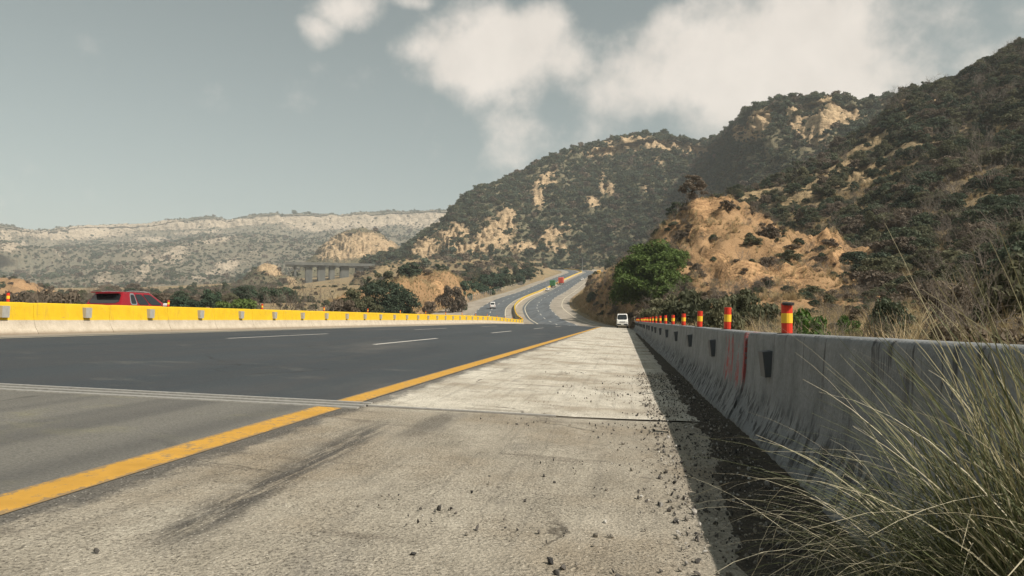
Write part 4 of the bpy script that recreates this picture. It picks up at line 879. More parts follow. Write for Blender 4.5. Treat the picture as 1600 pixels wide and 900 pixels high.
# lift the quarter glass over its trim
for o in bpy.data.objects:
    if o.name.startswith('quarter_window') and 'trim' not in o.name: o.location.x += .012
van_body = [(-1.66, .66, .35, 1.0), (-1.60, .72, .30, 1.08), (0, .74, .28, 1.08), (1.45, .73, .28, 1.04), (1.66, .70, .34, .98), (1.70, .66, .40, .80)]
van_cab = ((-1.62, 1.62, 1.0, .72), (-1.50, .95, 1.86, .62))
van_panes = [('windshield', 'front', .05, .95, .10, .88, 'glass_dark'), ('rear_window', 'rear', .1, .9, .22, .85, 'glass_dark')] + sd_panes([('side_window', .06, .30), ('side_window', .34, .62), ('side_window', .66, .90)])
def van_extra(e):
    for sx in (-1, 1):
        MB().box((sx * .55, 1.67, .80), (.24, .09, .17)).build('headlight', 'lamp_clear', e, bevel=.02); MB().box((sx * .62, -1.63, .85), (.14, .08, .30)).build('tail_lamp', 'lamp_red', e)
        MB().tube([(sx * .72, 1.28, 1.16), (sx * .88, 1.34, 1.20)], .02).build('mirror_arm', 'plastic_black', e); MB().box((sx * .90, 1.35, 1.22), (.12, .08, .20)).build('mirror', 'plastic_black', e, bevel=.02)
    MB().box((0, 1.68, .46), (1.36, .14, .20)).build('bumper', 'plastic_black', e, bevel=.03); MB().box((0, 1.705, .80), (.70, .04, .10)).build('grille', 'plastic_black', e); MB().box((0, 1.76, .47), (.36, .02, .10)).build('number_plate', 'plate_white', e)
    MB().box((0, -1.66, .42), (1.34, .12, .18)).build('bumper', 'plastic_black', e)
vw = [(.66, -1.05, .28), (.66, 1.10, .28)]
sr, so = to_road(*[np.array([v]) for v in P(972.5, 515, 97)[:2]])
car('van', 'small white van parked on the shoulder at the end of the grey wall', float(sr[0]), float(so[0]), False, 'paint_white', van_body, van_cab, van_panes, wheels=vw, extras=van_extra, cat='van')
def at(px, py, d):
    q = P(px, py, d); a, b = to_road(np.array([q[0]]), np.array([q[1]])); return float(a[0]), float(b[0])
s_, o_ = at(770, 471, 212); car('van', 'white van driving uphill behind the bend of the median wall', s_, o_, True, 'paint_white', van_body, van_cab, van_panes, wheels=vw, extras=van_extra, cat='van')
sed_body = [(-2.1, .72, .45, .86), (-2.0, .82, .32, .94), (0, .85, .26, .92), (1.3, .83, .28, .86), (2.0, .76, .32, .72), (2.1, .68, .4, .6)]
sed_cab = ((-1.75, 1.15, .88, .78), (-1.15, .25, 1.42, .60)); sed_panes = [('windshield', 'front', .05, .95, .08, .92, 'glass_dark'), ('rear_window', 'rear', .06, .94, .12, .9, 'glass_dark')] + sd_panes([('side_window', .14, .50), ('side_window', .53, .88)])
def sed_extra(e):
    for sx in (-1, 1): MB().box((sx * .6, 2.05, .62), (.3, .12, .12)).build('headlight', 'lamp_clear', e); MB().box((sx * .62, -2.06, .76), (.28, .08, .14)).build('tail_lamp', 'lamp_red', e)
sw = [(.74, -1.3, .31), (.74, 1.3, .31)]
s_, o_ = at(909.5, 431, 440); car('car', 'white saloon coming downhill beside the median wall', s_, o_, False, 'paint_white', sed_body, sed_cab, sed_panes, wheels=sw, extras=sed_extra)
s_, o_ = at(929, 428, 470); car('car', 'silver white saloon coming downhill on the pale outer lane', s_, o_, False, 'paint_silver', sed_body, sed_cab, sed_panes, wheels=sw, extras=sed_extra)
def truck(name, label, s, off, fwd, boxmat, cabmat, L=6.5, H=3.4, cat='truck'):
    c, t = road_c(s); rz = math.atan2(t[1], t[0]) - math.pi / 2 + (0 if fwd else math.pi); a, b = road(s - 2, off), road(s + 2, off)
    e = empty(name, road(s, off)); e.rotation_euler = ((1 if fwd else -1) * math.atan2(b[2] - a[2], 4), 0, rz); tag(e, label, cat)
    MB().box((0, -.8, .75), (.9, L + 1.6, .25)).build('chassis', 'plastic_black', e)
    cg = MB().box((0, -L / 2 + L * .30, .9 + (H - .9) / 2), (2.4, L, H - .9)).build('cargo_box', boxmat, e, bevel=.03)
    for sx in (-.6, .6): MB().box((sx, -L * .70 - .03, .9 + (H - .9) / 2), (1.1, .05, H - 1.2)).build('rear_door', boxmat, cg)
    y0 = L * .30 + .15; MB().loft([[(-1.1, y0, .6), (1.1, y0, .6), (1.1, y0 + 1.7, .6), (-1.1, y0 + 1.7, .6)], [(-1.1, y0, 1.5), (1.1, y0, 1.5), (1.1, y0 + 1.7, 1.5), (-1.1, y0 + 1.7, 1.5)], [(-1.0, y0, 2.6), (1.0, y0, 2.6), (1.0, y0 + 1.2, 2.6), (-1.0, y0 + 1.2, 2.6)]]).build('cab', cabmat, e, bevel=.05)
    pane((1.1, y0 + 1.7, 1.5), (-1.1, y0 + 1.7, 1.5), (-1.0, y0 + 1.2, 2.6), (1.0, y0 + 1.2, 2.6), .06, .94, .1, .85).build('windshield', 'glass_dark', e)
    for sx in (-1, 1):
        MB().box((sx * .95, -L * .70 - .06, .85), (.35, .08, .18)).build('tail_lamp', 'lamp_red', e)
    for y in (y0 + .8, -L * .35, -L * .52): wheel(e, 1.0, y, .48); wheel(e, -1.0, y, .48)
s_, o_ = at(864, 433.5, 365); truck('truck', 'green box truck climbing the carriageway by the roadside trees', s_, o_, True, 'paint_green', 'paint_white', 6.0, 3.5)
s_, o_ = at(877, 431, 395); truck('truck', 'red box truck climbing ahead of the green truck', s_, o_, True, 'paint_tomato', 'paint_tomato', 6.0, 3.6)
s_, o_ = at(855, 438.5, 330); car('car', 'white hatchback with dark rear window behind the green truck', s_, o_, True, 'paint_white', van_body, ((-1.62, 1.3, 1.0, .72), (-1.3, .6, 1.6, .60)), van_panes, wheels=vw, extras=van_extra)
s_, o_ = at(935.5, 425, 520); truck('truck', 'yellow truck coming downhill at the far top of the road', s_, o_, False, 'paint_yellow', 'paint_yellow', 5.0, 2.9)

# ------------------------------------------------------------------ viaduct in the valley
def m_via(nt, b, o, co):
    f = nt.noise(nt.scale(o, (1, 1, .3)), .25, 5, .6); c = nt.ramp(f, [(.3, (.085, .09, .085)), (.7, (.14, .142, .13))]); nt.put(b.inputs['Base Color'], c)
material('viaduct_concrete', m_via, .9, .2)
base = P(505, 445, 700); va = empty('viaduct', base); tag(va, 'grey concrete road viaduct on tall wall piers across the side valley', 'bridge')
va.rotation_euler = (0, 0, 0); A, B = P(446, 413, 690) - base, P(585, 413.5, 715) - base; dv = (B - A); dl = np.linalg.norm(dv); ang = math.atan2(dv[1], dv[0]); nn = np.array([-dv[1], dv[0], 0]) / dl
for kk, bo in enumerate((0, 17.0)):
    c = (A + B) / 2 + nn * bo
    dk = MB().box(c + (0, 0, -.6), (dl, 9.5, 1.5), ang).build('deck', 'viaduct_concrete', va)
    for sg in (-1, 1):
        cc = c + nn * sg * 4.6; MB().box(cc + (0, 0, .75), (dl, .35, 1.1), ang).build('parapet', 'viaduct_concrete', dk)
    for px, wpx, yb in ((461, 3.5, 434), (482, 11, 447), (501.5, 12, 447), (518, 8, 440), (538, 13, 436), (562, 11, 424)):
        k = (px - 446) / (585 - 446); q = A + (B - A) * k + nn * (bo + .2); w_ = wpx * 700 / FPX * .92; hh = 26.0
        MB().box(q + (0, 0, -1.35 - hh / 2), (w_, 3.2, hh), ang).build('pier', 'viaduct_concrete', va, bevel=.2)
        MB().box(q + (0, 0, -1.75), (w_ + .9, 6.5, .75), ang).build('pier_cap', 'viaduct_concrete', va)

# ------------------------------------------------------------------ trees and roadside plants
def hill_zs(x, y, keys=('sand', 'bluff')):
    x = np.asarray(x, float); y = np.asarray(y, float); z = ground_z(x, y)
    for k in keys:
        G = HILLS[k]['G']; xs, ys = G[0, :, 0], G[:, 0, 1]; i = (x - xs[0]) / (xs[1] - xs[0]); j = (y - ys[0]) / (ys[1] - ys[0])
        ok = (i > 0) & (i < len(xs) - 1) & (j > 0) & (j < len(ys) - 1); a = np.clip(i.astype(int), 0, len(xs) - 2); b = np.clip(j.astype(int), 0, len(ys) - 2); u, v = i - a, j - b; Z = G[..., 2]
        z = np.where(ok, np.maximum(z, (1 - u) * (1 - v) * Z[b, a] + u * (1 - v) * Z[b, a + 1] + u * v * Z[b + 1, a + 1] + (1 - u) * v * Z[b + 1, a]), z)
    return z
def hill_z(x, y, keys=('sand', 'bluff')): return float(hill_zs(np.array([x]), np.array([y]), keys)[0])
def tree(name, label, loc, w, h, leafmat, nleaf, lsize, seed, clumps=26, cl=.26, flat=.7, base=.22, group=None, elong=2.2):
    r = np.random.default_rng(seed); e = empty(name, loc); tag(e, label, 'tree', group)
    m = MB(); th = h * (base + .12); lean = r.normal(0, .04 * w, 2)
    m.tube([(0, 0, -.4), (lean[0] * .4, lean[1] * .4, th * .5), (lean[0], lean[1], th)], [.030 * h + .05, .024 * h + .03, .018 * h + .03], 7)
    D = dome(r, clumps, w / 2, h, cl, flat, base)
    for c in D[:14]: m.tube([(lean[0] * .8, lean[1] * .8, th * .8), (c[0] * .5, c[1] * .5, th * .6 + c[2] * .4), (c[0], c[1], c[2])], [.014 * h + .01, .009 * h, .004 * h], 5)
    m.build('trunk', 'bark', e, smooth=True)
    V, F = leaf_cloud(r, D, nleaf, lsize, elong, .38); o = big_mesh('crown', V, F, leafmat); o.parent = e
    return e
def on(px, py, d): q = P(px, py, d); return (q[0], q[1], hill_z(q[0], q[1]) - .1)
q = on(1026, 482, 104); tree('tree', 'dense bright green tree beside the orange cutting', q, 14.6, (1.03 + (500 - 374) * 104 / FPX) - q[2], 'leaf_green', 42000, .17, 5, 110, .20, .7, .0, elong=2.6)
q = on(598, 490, 118); tree('tree', 'broad dark olive tree behind the yellow median wall', q, 12.6, (1.03 + (500 - 428) * 118 / FPX) - q[2], 'leaf_dark', 11000, .2, 6, 40, .25, .6, .05)
q = on(562, 490, 112); tree('tree', 'dark olive tree joined to the broad dark tree', q, 8.0, (1.03 + (500 - 447) * 112 / FPX) - q[2], 'leaf_olive', 7000, .18, 16, 30, .27, .6, .05)
q = on(636, 488, 124); tree('tree', 'brown leafed tree between the dark tree and the orange bluff', q, 6.0, (1.03 + (500 - 436) * 124 / FPX) - q[2], 'leaf_brown', 6000, .18, 17, 24, .28, .6, .05)
for i, (px, pb, pt, wp, d) in enumerate([(600, 452, 414, 46, 235), (640, 444, 406, 44, 245), (575, 456, 424, 36, 230)]):
    q = on(px, pb, d); tree('tree', ['dark tree on the slope above the broad dark tree', 'dark round tree on top of the orange bluff', 'low dark tree near the viaduct side of the broad tree'][i], q, wp * d / FPX, max(3, (1.03 + (500 - pt) * d / FPX) - q[2]), 'leaf_dark' if i else 'leaf_olive', 4500, .34, 30 + i, 24, .28, .6, .08)
q = on(1083, 346, 150); tree('tree', 'dark thorn tree on the shoulder of the orange cutting', (q[0], q[1], q[2]), 6.8, 5.2, 'leaf_brown', 4200, .16, 41, 22, .26, .45, .2)
q = on(1058, 350, 160); tree('tree', 'second dark thorn tree at the crest of the orange cutting', q, 6, 5, 'leaf_dark', 3500, .16, 42, 22, .26, .45, .2)
for i, (px, pb, pt, wp, d) in enumerate([(292, 484, 447, 60, 115), (268, 484, 452, 40, 122), (330, 484, 446, 50, 140), (415, 478, 446, 60, 170), (450, 476, 446, 40, 185), (385, 478, 450, 44, 180)]):
    q = on(px, pb, d); tree('tree', ['blue green bushy tree', 'small blue green tree', 'tall blue green tree', 'wide blue green tree', 'slim blue green tree', 'rounded blue green tree'][i] + ' in the valley behind the median wall', q, wp * d / FPX, max(2.5, (1.03 + (500 - pt) * d / FPX) - q[2]), 'leaf_teal', 4500, .22, 50 + i, 26, .27, .8, .06, 'valley trees behind the median wall')
q = on(366, 486, 84); tree('tree', 'yellow green bush tree standing just behind the median wall', q, 6.2, (1.03 + (500 - 458) * 84 / FPX) - q[2], 'leaf_green', 5000, .15, 60, 26, .27, .75, .05)
# row behind the fence
rt = np.random.default_rng(77)
for i in range(26):
    k = i / 25; px = 728 + 146 * k + rt.normal(0, 2); d = 265 + 185 * k + rt.normal(0, 9); s_, o_ = at(px, 450 - 20 * k, d)
    o_ = min(o_, -19.5 - 6 * rt.random()); q = road(s_, o_); z = hill_z(q[0], q[1], ())
    tree('tree', ('tall' if i % 3 == 0 else 'low') + ' dark green tree in the row behind the roadside fence', (q[0], q[1], z - .2), 6.5 + 2.5 * rt.random(), (8.2 if i % 3 == 0 else 5.2) + 1.2 * rt.random(), 'leaf_teal' if rt.random() < .7 else 'leaf_dark', 2200, .36, 100 + i, 18, .32, .8, .08, ('tall' if i % 3 == 0 else 'low') + ' trees in a row behind the roadside fence')
# shrubs given one by one: px, base py, top py, width px, distance, form, text
for px, pb, pt, wp, d, kf, tx in [(1258, 512, 462, 84, 21, 'foliage_green', 'bright green bush behind the torn-capped delineator tube'), (1320, 498, 450, 46, 30, 'foliage_green', 'small round bright green bush in the straw grass'), (1395, 500, 456, 70, 27, 'foliage_1', 'dull green bush in the straw grass'), (1165, 500, 452, 80, 38, 'foliage_3', 'olive bush behind the second delineator tube'), (1225, 500, 462, 40, 30, 'foliage_green', 'green bush left of the bright green bush'),
        (1080, 500, 462, 90, 50, 'foliage_0', 'wide olive bush below the bright green tree'), (1035, 500, 470, 60, 60, 'foliage_3', 'olive bush at the foot of the green tree'), (1130, 505, 470, 60, 32, 'foliage_0', 'loose olive bush in the verge by the wall'), (1000, 502, 478, 34, 80, 'foliage_2', 'brown bush close to the end of the grey wall'), (1460, 500, 448, 110, 24, 'twigs_1', 'bare tangle of twigs behind the grey wall'), (1540, 500, 440, 120, 20, 'twigs_2', 'tall bare tangle of twigs by the tussock'), (1500, 500, 455, 100, 30, 'foliage_2', 'brown bush behind the bare tangle'), (1590, 500, 430, 130, 26, 'foliage_0', 'large olive bush behind the tussock'),
        (704, 473, 444, 40, 195, 'foliage_2', 'brown grey round bush on the orange bluff'), (718, 470, 450, 22, 205, 'foliage_1', 'dark bush on the foot of the orange bluff'), (665, 489, 478, 18, 150, 'foliage_green', 'small green bush at the foot of the bluff'), (640, 490, 476, 26, 128, 'foliage_green', 'green bush by the broad dark tree'), (672, 452, 438, 22, 190, 'foliage_2', 'brown bush upon the orange bluff'),
        (430, 486, 452, 70, 100, 'twigs_0', 'bare grey bush behind the median wall'), (470, 487, 456, 64, 96, 'twigs_1', 'bare twiggy bush behind the median wall'), (505, 488, 462, 56, 92, 'twigs_2', 'bare branching bush beside the broad dark tree'), (535, 488, 466, 50, 98, 'foliage_2', 'brown bush beside the broad dark tree'), (395, 488, 468, 40, 85, 'foliage_3', 'olive bush by the yellow green bush tree'),
        (30, 476, 452, 70, 100, 'foliage_2', 'brown bush on the verge far behind the red car'), (85, 478, 456, 80, 95, 'foliage_2', 'wide brown bush behind the red car'), (130, 480, 460, 60, 92, 'foliage_4', 'dark bush behind the red car'), (-20, 474, 450, 70, 95, 'twigs_0', 'bare bush at the verge behind the red car'), (240, 484, 462, 50, 92, 'twigs_1', 'bare bush ahead of the red car'), (60, 480, 460, 70, 88, 'twigs_2', 'bare brown bush between the brown bushes')]:
    q = on(px, pb, d); top = 1.03 + (500 - pt) * d / FPX; w_ = wp * d / FPX / 2 * 1.3; h_ = max(.5, top - q[2]); shrub(q, w_, kf, tx, None, zs=1.25 * min(1.5, h_ / w_) / {'foliage_0': 1.0, 'foliage_1': 1.1, 'foliage_2': 1.2, 'foliage_3': 1.3, 'foliage_4': 1.4, 'foliage_green': 1.1}.get(kf, 1.45))
# shrubs on the orange cutting
rq = np.random.default_rng(31)
p = sample_net('sand', 70, lambda c, rk, px, py, d, h: np.clip(1.3 - rk, .1, 1) * (c[..., 2] > .25 * (h['gz'][:-1, :-1] + h['gz'][1:, 1:]) * 2 + .5) * (px > 930) * (px < 1380) * (py < 480), rq)
for i in range(len(p)):
    k = ['twigs_0', 'twigs_1', 'foliage_2', 'foliage_0', 'foliage_1', 'twigs_2'][rq.choice(6, p=[.3, .2, .25, .1, .07, .08])]
    shrub(p[i] - (0, 0, .1), rq.lognormal(.1, .4), k, LB[k] + ' on the orange earth cutting', LB[k] + ' set on the orange cutting')
p = sample_net('sand', 1100, lambda c, rk, px, py, d, h: (c[..., 2] > h['gz'][:-1, :-1] + .2) * (h['n'][:-1, :-1, 0] < -.25) * (px > 920) * (px < 1075), rq); p = np.concatenate([p, sample_net('sand', 1000, lambda c, rk, px, py, d, h: (c[..., 2] > h['gz'][:-1, :-1] + .2) * (px > 1040) * (px < 1380) * clumpy(c, 8, -.05) * (1.15 - rk), rq)])
scatter('scrub_cover', 'dead brown scrub clinging to the shaded flank of the orange cutting', 'scrub', p, rnd_rot(len(p), rq), rnd_scl(rq.lognormal(-.35, .35, len(p)), rq), rq.choice(4, len(p), p=[.35, .3, .25, .1]), ['twigs_0', 'twigs_1', 'foliage_2', 'foliage_1'])
gl = lambda px: np.interp(px, [1150, 1190, 1225, 1260, 1300], [345, 380, 420, 455, 480])
p = sample_net('sand', 46, lambda c, rk, px, py, d, h: (np.abs(py - gl(px)) < 34) * (px > 1165) * (px < 1300) * (c[..., 2] > h['gz'][:-1, :-1]) * ~((py < gl(px) - 4) & (px > 1262)), rq)
for i in range(len(p)):
    k = ['foliage_2', 'foliage_0', 'foliage_1', 'twigs_2', 'foliage_3'][rq.choice(5, p=[.3, .25, .2, .1, .15])]; shrub(p[i] - (0, 0, .1), rq.lognormal(.35, .35), k, LB[k] + ' in the gully that splits the orange cutting', LB[k] + ' in the gully of the orange cutting')
# low cover: straw grass on verges, cutting and bluff; shrubs on the left flats
def verge(n, xf, smin, smax, rr):
    s = rr.uniform(smin, smax, n); return s
PT, SCL = [], []
X = rq.uniform(1.75, 45, 7000); Y = 2 + 90 * rq.random(7000) ** 1.3; keep = (X < 5 + .55 * Y); X, Y = X[keep], Y[keep]; PT.append(np.stack([X, Y, ground_z(X, Y) - .02], -1)); SCL.append(rq.lognormal(-.75, .4, len(X)).clip(.15, .9) * np.interp(X, [1.7, 3.5], [.6, 1]))
for s0, s1, o0, o1, n in ((112, 330, 17.6, 27, 2600), (120, 330, -30, -18, 2400), (-10, 120, -40, -18.5, 1800)):
    S = rq.uniform(s0, s1, n); O = rq.uniform(o0, o1, n); wl = np.interp(S, [-40, 60, 110, 190, 260, 400], [18, 19, 25, 22, 17.5, 16.5]); ok = (O > 0) | (-O > wl); q = road(S[ok], O[ok]); z = hill_zs(q[:, 0], q[:, 1]); PT.append(np.stack([q[:, 0], q[:, 1], z - .03], -1)); SCL.append(rq.lognormal(-.55, .35, len(q)))
p = sample_net('sand', 12000, lambda c, rk, px, py, d, h: np.clip(1.15 - rk, .15, 1) * (c[..., 2] > h['gz'][:-1, :-1]) * (px > 900) * clumpy(c, 6, -.1), rq); PT.append(p); SCL.append(rq.lognormal(-.75, .35, len(p)))
p = sample_net('bluff', 1500, lambda c, rk, px, py, d, h: np.clip(1.1 - rk, .15, 1) * (c[..., 2] > h['gz'][:-1, :-1]), rq); PT.append(p); SCL.append(rq.lognormal(-.6, .35, len(p)))
p = sample_net('near', 5000, lambda c, rk, px, py, d, h: (d < 220) * (.25 + rk), rq); PT.append(p); SCL.append(rq.lognormal(-.35, .35, len(p)))
PT = np.concatenate(PT); SCL = np.concatenate(SCL)
scatter('dry_grass', 'straw coloured dry grass on the verges and earth slopes', 'grass', PT, rnd_rot(len(PT), rq), rnd_scl(SCL, rq), rq.choice(3, len(PT)), ['tuft_0', 'tuft_1', 'tuft_2'])
X = rq.uniform(2.2, 48, 2600); Y = 8 + 85 * rq.random(2600); keep = (X < 6 + .5 * Y) & (fbm(np.stack([X, Y, 0 * X], -1) / 7, 3) > -.1); X, Y = X[keep], Y[keep]; z = hill_zs(X, Y)
PT = np.stack([X, Y, z - .05], -1); SC = rq.lognormal(-.62, .3, len(X)).clip(.25, 1.0)
X = -38 - 160 * rq.random(1500) ** 1.3; Y = 20 + 330 * rq.random(1500); s2, o2 = to_road(X, Y); z = hill_zs(X, Y); p_, q_, d_ = project(np.stack([X, Y, z], -1)); k = (o2 < -28) & ~((p_ > 440) & (p_ < 580) & (d_ > 260)); X, Y, z = X[k], Y[k], z[k]; P2 = np.stack([X, Y, z - .05], -1); S2 = rq.lognormal(.25, .4, len(X)) * np.where((p_[k] > 440) & (p_[k] < 580), .65, 1)
X = -330 + 480 * rq.random(4200); Y = 260 + 540 * rq.random(4200); s2, o2 = to_road(X, Y); z = ground_z(X, Y); p_, q_, d_ = project(np.stack([X, Y, z], -1)); k = (np.abs(o2) > 26) & ~((p_ > 440) & (p_ < 600) & (d_ > 430) & (d_ < 800)); X, Y, z = X[k], Y[k], z[k]; P3 = np.stack([X, Y, z - .1], -1); S3 = rq.lognormal(.75, .4, len(X)) * np.where((p_[k] > 440) & (p_[k] < 600), .42, 1)
PT = np.concatenate([PT, P2, P3]); SC = np.concatenate([SC, S2, S3])
scatter('scrub_cover', 'low olive and bare grey scrub filling the flats beside the motorway', 'scrub', PT, rnd_rot(len(PT), rq), rnd_scl(SC, rq), rq.choice(8, len(PT), p=[.2, .12, .22, .1, .08, .12, .1, .06]), NP)

# ------------------------------------------------------------------ fence, lamp, parapet blocks, sign on the far road
plain('post_concrete', (.42, .40, .36), .9, .2, 0, .2, 4); plain('wire_steel', (.3, .3, .3), .5, .5, .8); plain('pole_steel', (.45, .45, .44), .5, .5, .6); plain('block_white', (.74, .72, .68), .8, .3); plain('sign_green', (.02, .13, .07), .5, .4)
pm = MB().loft([[(-.09, -.09, 0), (.09, -.09, 0), (.09, .09, 0), (-.09, .09, 0)], [(-.07, -.07, 2.0), (.07, -.07, 2.0), (.07, .07, 2.0), (-.07, .07, 2.0)], [(-.05, .25, 2.35), (.05, .25, 2.35), (.05, .36, 2.30), (-.05, .36, 2.30)]]).build('post', 'post_concrete', link=False)
S = np.arange(232, 420, 4.0); pos = [road(s_, -17.6) for s_ in S]; e0 = np.array([*pos[0][:2], hill_z(*pos[0][:2], ())])
fe = empty('fence', e0); tag(fe, 'wire fence on pale concrete posts between far carriageway and tree row', 'fence')
tops = []
for q in pos:
    z = hill_z(q[0], q[1], ()); c = bpy.data.objects.new('post', pm.data); COL.objects.link(c); c.parent = fe; c.location = (q[0] - e0[0], q[1] - e0[1], z - e0[2] - .05); tops.append((q[0] - e0[0], q[1] - e0[1], z - e0[2]))
for h_ in (.5, 1.1, 1.7): MB().tube([(a, b, c + h_) for a, b, c in tops], .012, 3).build('wire', 'wire_steel', fe)
def lamp(px, d, side, lb):
    s_, o_ = at(px, 420, d); q = road(s_, side); e = empty('street_lamp', q); tag(e, lb, 'street lamp')
    MB().tube([(0, 0, -.2), (0, 0, 9), (0, 0, 10.6)], [.13, .09, .07], 8).build('pole', 'pole_steel', e); MB().tube([(0, 0, 10.5), (-.5, 0, 10.9), (-1.6, 0, 11.0)], .05).build('arm', 'pole_steel', e); MB().tube([(0, 0, 10.5), (.5, 0, 10.9), (1.6, 0, 11.0)], .05).build('arm', 'pole_steel', e)
    for x in (-1.9, 1.9): MB().box((x, 0, 10.98), (.7, .3, .14)).build('lamp_head', 'post_concrete', e, bevel=.04)
lamp(907, 590, 1.2, 'tall double-armed street lamp at the far top of the motorway')
bm_ = MB().loft([[(-.5, -.25, 0), (.5, -.25, 0), (.5, .25, 0), (-.5, .25, 0)], [(-.42, -.2, 1.0), (.42, -.2, 1.0), (.42, .2, 1.0), (-.42, .2, 1.0)]]).build('parapet_block', 'block_white', bevel=.05, link=False)
for i in range(12):
    s_ = 585 + 5.2 * i; q = road(s_, 18.2); z = q[2]; o = bpy.data.objects.new('parapet_block', bm_.data); COL.objects.link(o); o.location = (q[0], q[1], z - .1); o.rotation_euler[2] = math.atan2(road_c(s_)[1][1], road_c(s_)[1][0]); tag(o, 'white kerb block at the outer bend on top of the far road', 'block', 'white kerb blocks at the far bend')
s_, o_ = at(944, 427, 440); q = road(s_, 18.5); e = empty('road_sign', q); tag(e, 'green road sign board on two posts beside the far climbing road', 'road sign')
for x in (-1.4, 1.4): MB().tube([(x, 0, -.3), (x, 0, 3.6)], .06, 6).build('post', 'pole_steel', e)
MB().box((0, -.07, 3.0), (4.2, .06, 1.6)).build('board', 'sign_green', e); MB().box((0, -.10, 3.0), (4.0, .02, 1.4)).build('border', 'block_white', e); MB().box((0, -.115, 3.0), (3.86, .02, 1.26)).build('panel', 'sign_green', e)

# ------------------------------------------------------------------ foreground: dirt along the wall, gravel, stones, tussock
def m_dirt(nt, b, o, co):
    f = nt.noise(o, 6, 6, .7); g = nt.noise(o, 60, 4, .7); v = nt.voro(o, 70)
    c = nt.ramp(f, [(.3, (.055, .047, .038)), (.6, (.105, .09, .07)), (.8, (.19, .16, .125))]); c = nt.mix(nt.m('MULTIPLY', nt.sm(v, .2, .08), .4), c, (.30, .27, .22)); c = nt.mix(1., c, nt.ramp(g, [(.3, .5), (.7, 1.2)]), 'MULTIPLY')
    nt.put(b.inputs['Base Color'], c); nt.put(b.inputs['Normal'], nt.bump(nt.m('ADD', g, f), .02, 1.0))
material('dirt_litter', m_dirt, .95, .15)
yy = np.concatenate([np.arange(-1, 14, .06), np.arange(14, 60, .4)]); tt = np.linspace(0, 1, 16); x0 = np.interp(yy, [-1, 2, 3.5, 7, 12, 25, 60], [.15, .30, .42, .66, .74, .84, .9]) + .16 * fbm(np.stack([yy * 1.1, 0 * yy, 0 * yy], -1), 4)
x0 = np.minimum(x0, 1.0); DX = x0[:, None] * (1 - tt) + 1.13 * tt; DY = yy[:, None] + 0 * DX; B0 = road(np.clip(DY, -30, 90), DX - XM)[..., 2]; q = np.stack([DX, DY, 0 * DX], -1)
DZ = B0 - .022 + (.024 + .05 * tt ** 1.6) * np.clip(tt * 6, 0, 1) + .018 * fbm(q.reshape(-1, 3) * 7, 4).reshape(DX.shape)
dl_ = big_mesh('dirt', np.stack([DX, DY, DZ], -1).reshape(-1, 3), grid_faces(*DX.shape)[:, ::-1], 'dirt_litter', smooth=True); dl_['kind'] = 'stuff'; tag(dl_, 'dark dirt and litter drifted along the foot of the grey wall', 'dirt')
for k in range(4):
    r = np.random.default_rng(200 + k); import bmesh
    bm = bmesh.new(); bmesh.ops.create_icosphere(bm, subdivisions=1, radius=1)
    for v in bm.verts: v.co = Vector(np.array(v.co) * (1 + .28 * r.normal()) * (1, .8, .6))
    me = bpy.data.meshes.new('stone'); bm.to_mesh(me); bm.free(); PROTO['stone_%d' % k] = bpy.data.objects.new('stone', me)
def m_stone(nm, cols):
    def fn(nt, b, o, co):
        oi = nt.n('ShaderNodeObjectInfo').outputs['Random']; c = nt.ramp(oi, [(i / (len(cols) - 1), q) for i, q in enumerate(cols)]); nt.put(b.inputs['Base Color'], nt.mix(1., c, nt.ramp(nt.noise(o, 2, 4), [(.3, .7), (.7, 1.1)]), 'MULTIPLY'))
    return material(nm, fn, .9, .25)
m_stone('stone_grey', [(.07, .065, .06), (.16, .145, .125), (.30, .27, .22), (.12, .11, .10), (.55, .52, .47)]); m_stone('stone_dark', [(.035, .034, .034), (.07, .066, .06), (.11, .10, .09)])
for k in range(4): PROTO['stone_%d' % k].data.materials.append(MATS['stone_grey'] if k < 2 else MATS['stone_dark'])
rg = np.random.default_rng(55); n = 14000
X = rg.uniform(-2.5, 1.05, n); Y = .9 + 13 * rg.random(n) ** 1.5; dn = fbm(np.stack([X * 1.2, Y * 1.2, 0 * X], -1), 4); keep = (dn + .35 * (X - .1) > rg.uniform(-.25, .45, n)); X, Y = X[keep], Y[keep]; X2 = rg.uniform(.25, 1.08, 5000); Y2 = .9 + 14 * rg.random(5000) ** 1.3; X, Y = np.concatenate([X, X2]), np.concatenate([Y, Y2])
Z = road(Y, X - XM)[..., 2] + .010 + np.where(X > np.interp(Y, [2, 3.5, 7, 12, 25], [.30, .42, .66, .74, .84]), .02, 0); s = rg.lognormal(-5.15, .5, len(X)).clip(.002, .018)
scatter('gravel', 'loose grey gravel strewn over the concrete shoulder', 'gravel', np.stack([X, Y, Z], -1), rnd_rot(len(X), rg, 1.), rnd_scl(s, rg), rg.choice(4, len(X), p=[.35, .3, .2, .15]), ['stone_%d' % k for k in range(4)])
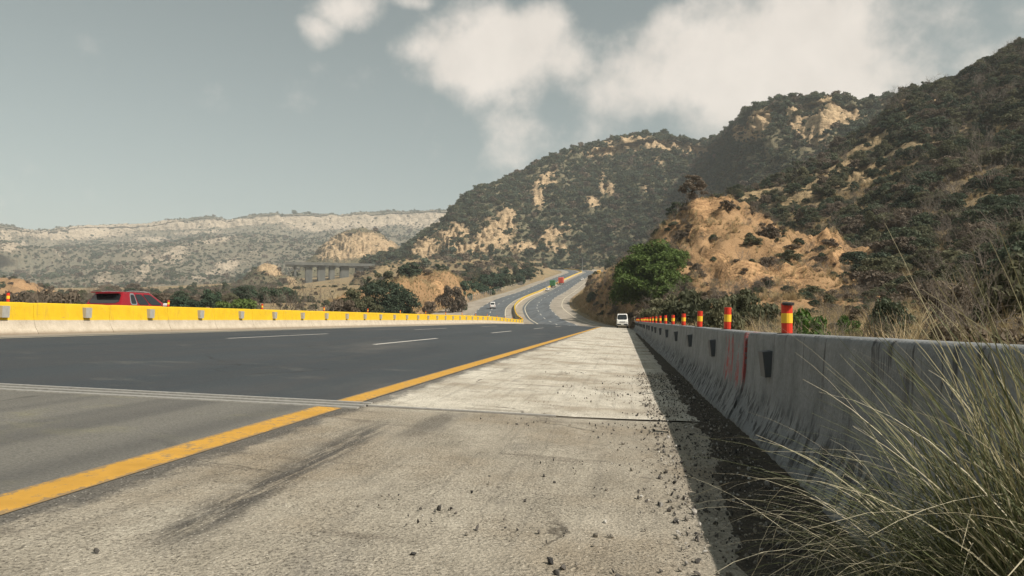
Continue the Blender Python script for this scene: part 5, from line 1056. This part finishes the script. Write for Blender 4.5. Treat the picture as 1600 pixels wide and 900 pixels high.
for (px, py, sz, kk) in [(686, 799, .020, 2), (745, 826, .016, 3), (737, 771, .012, 2), (850, 741, .016, 3), (866, 750, .012, 2), (946, 806, .014, 1), (930, 828, .018, 0), (955, 828, .016, 1), (1055, 801, .018, 2), (1010, 772, .012, 3), (1030, 775, .014, 2), (967, 892, .022, 3), (880, 880, .018, 2), (860, 872, .02, 2), (870, 888, .016, 3), (1152, 845, .016, 1), (1180, 862, .018, 0), (1120, 820, .014, 1), (765, 745, .01, 3), (1140, 880, .02, 0), (820, 780, .012, 2), (1232, 838, .016, 1), (730, 835, .012, 1), (1085, 700, .012, 0), (645, 870, .014, 2), (560, 800, .01, 1)]:
    d = 1.0 * FPX / (py - 497); q = P(px, py, d); o = bpy.data.objects.new('stone', PROTO['stone_%d' % kk].data); COL.objects.link(o); zz = float(road(q[1], q[0] - XM)[2]); o.location = (q[0], q[1], zz + sz * .45); o.scale = (sz, sz, sz); o.rotation_euler = (random.random() * 6, random.random() * 6, random.random() * 6)
    tag(o, 'dark loose stone on the pale concrete shoulder' if kk > 1 else 'pale loose stone on the concrete shoulder', 'stone', 'dark stones on the shoulder' if kk > 1 else 'pale stones on the shoulder')
# the tussock
rb = np.random.default_rng(91); tz = float(road(2.0, .95 - XM)[2])
tu = empty('grass_tussock', (.98, 2.0, tz)); tag(tu, 'tall arching grass tussock, green below and dry at the tips, by the grey wall', 'grass')
def tuss(name, spec, mat):
    VV, FF, c = [], [], 0
    for (x, y, n, h, lean, dr, wd, ang, hv) in spec:
        V, F = blades(rb, int(n * .68), h, 1, wd * 1.35, lean, dr, 14, .13, ang, hv + .08, .16); VV.append(V + (x + .025 - .98, y - 2.0, 0)); FF.append(F + c); c += len(V)
    o = big_mesh(name, np.concatenate(VV), np.concatenate(FF), mat, smooth=True); o.parent = tu; o['kind'] = 'stuff'
tuss('green_blades', [(1.00, 2.15, 1000, .74, .30, 1.1, .0042, None, .4), (.96, 2.45, 480, .58, .40, 1.3, .0040, (2.6, 1.1), .4), (1.02, 1.80, 1000, .80, .28, .9, .0046, None, .4), (1.05, 1.5, 560, .84, .3, .8, .0046, None, .4), (.92, 1.9, 360, .58, .40, 1.4, .0040, (2.8, 1.0), .4)], 'blade_green')
tuss('dry_blades', [(.98, 2.25, 270, .86, .32, 2.2, .0036, None, .35), (.97, 2.45, 160, .74, .42, 2.4, .0034, (2.6, 1.0), .35), (1.0, 1.8, 260, .92, .28, 2.0, .0040, None, .35), (1.04, 1.5, 160, .98, .3, 1.5, .0040, None, .3), (.92, 2.0, 130, .72, .45, 2.3, .0036, (2.8, .9), .35)], 'blade_dry')
tuss('upright_blades', [(1.00, 1.95, 360, .86, .09, .55, .0045, None, .3), (1.0, 1.78, 320, .95, .09, .5, .0045, None, .3)], 'blade_straw')
tuss('dry_stalks', [(1.02, 1.92, 12, 1.10, .06, .22, .0055, None, .25), (1.05, 1.75, 20, 1.14, .06, .2, .006, None, .2)], 'blade_dry')

# ------------------------------------------------------------------ haze over the valley
def m_haze():
    m = bpy.data.materials.new('haze_air'); m.use_nodes = True; t = m.node_tree
    t.nodes.remove(t.nodes['Principled BSDF']); v = t.nodes.new('ShaderNodeVolumePrincipled')
    v.inputs['Color'].default_value = (.90, .95, .98, 1); v.inputs['Density'].default_value = HAZE; v.inputs['Anisotropy'].default_value = 0.0
    t.links.new(v.outputs[0], [n for n in t.nodes if n.type == 'OUTPUT_MATERIAL'][0].inputs['Volume']); MATS['haze_air'] = m
HAZE = 1.5e-4
m_haze()
hz = MB().box((0, 0, 175), (8400, 8400, 570)).build('haze', 'haze_air'); hz['kind'] = 'stuff'; tag(hz, 'pale dusty haze hanging over the whole valley', 'haze')
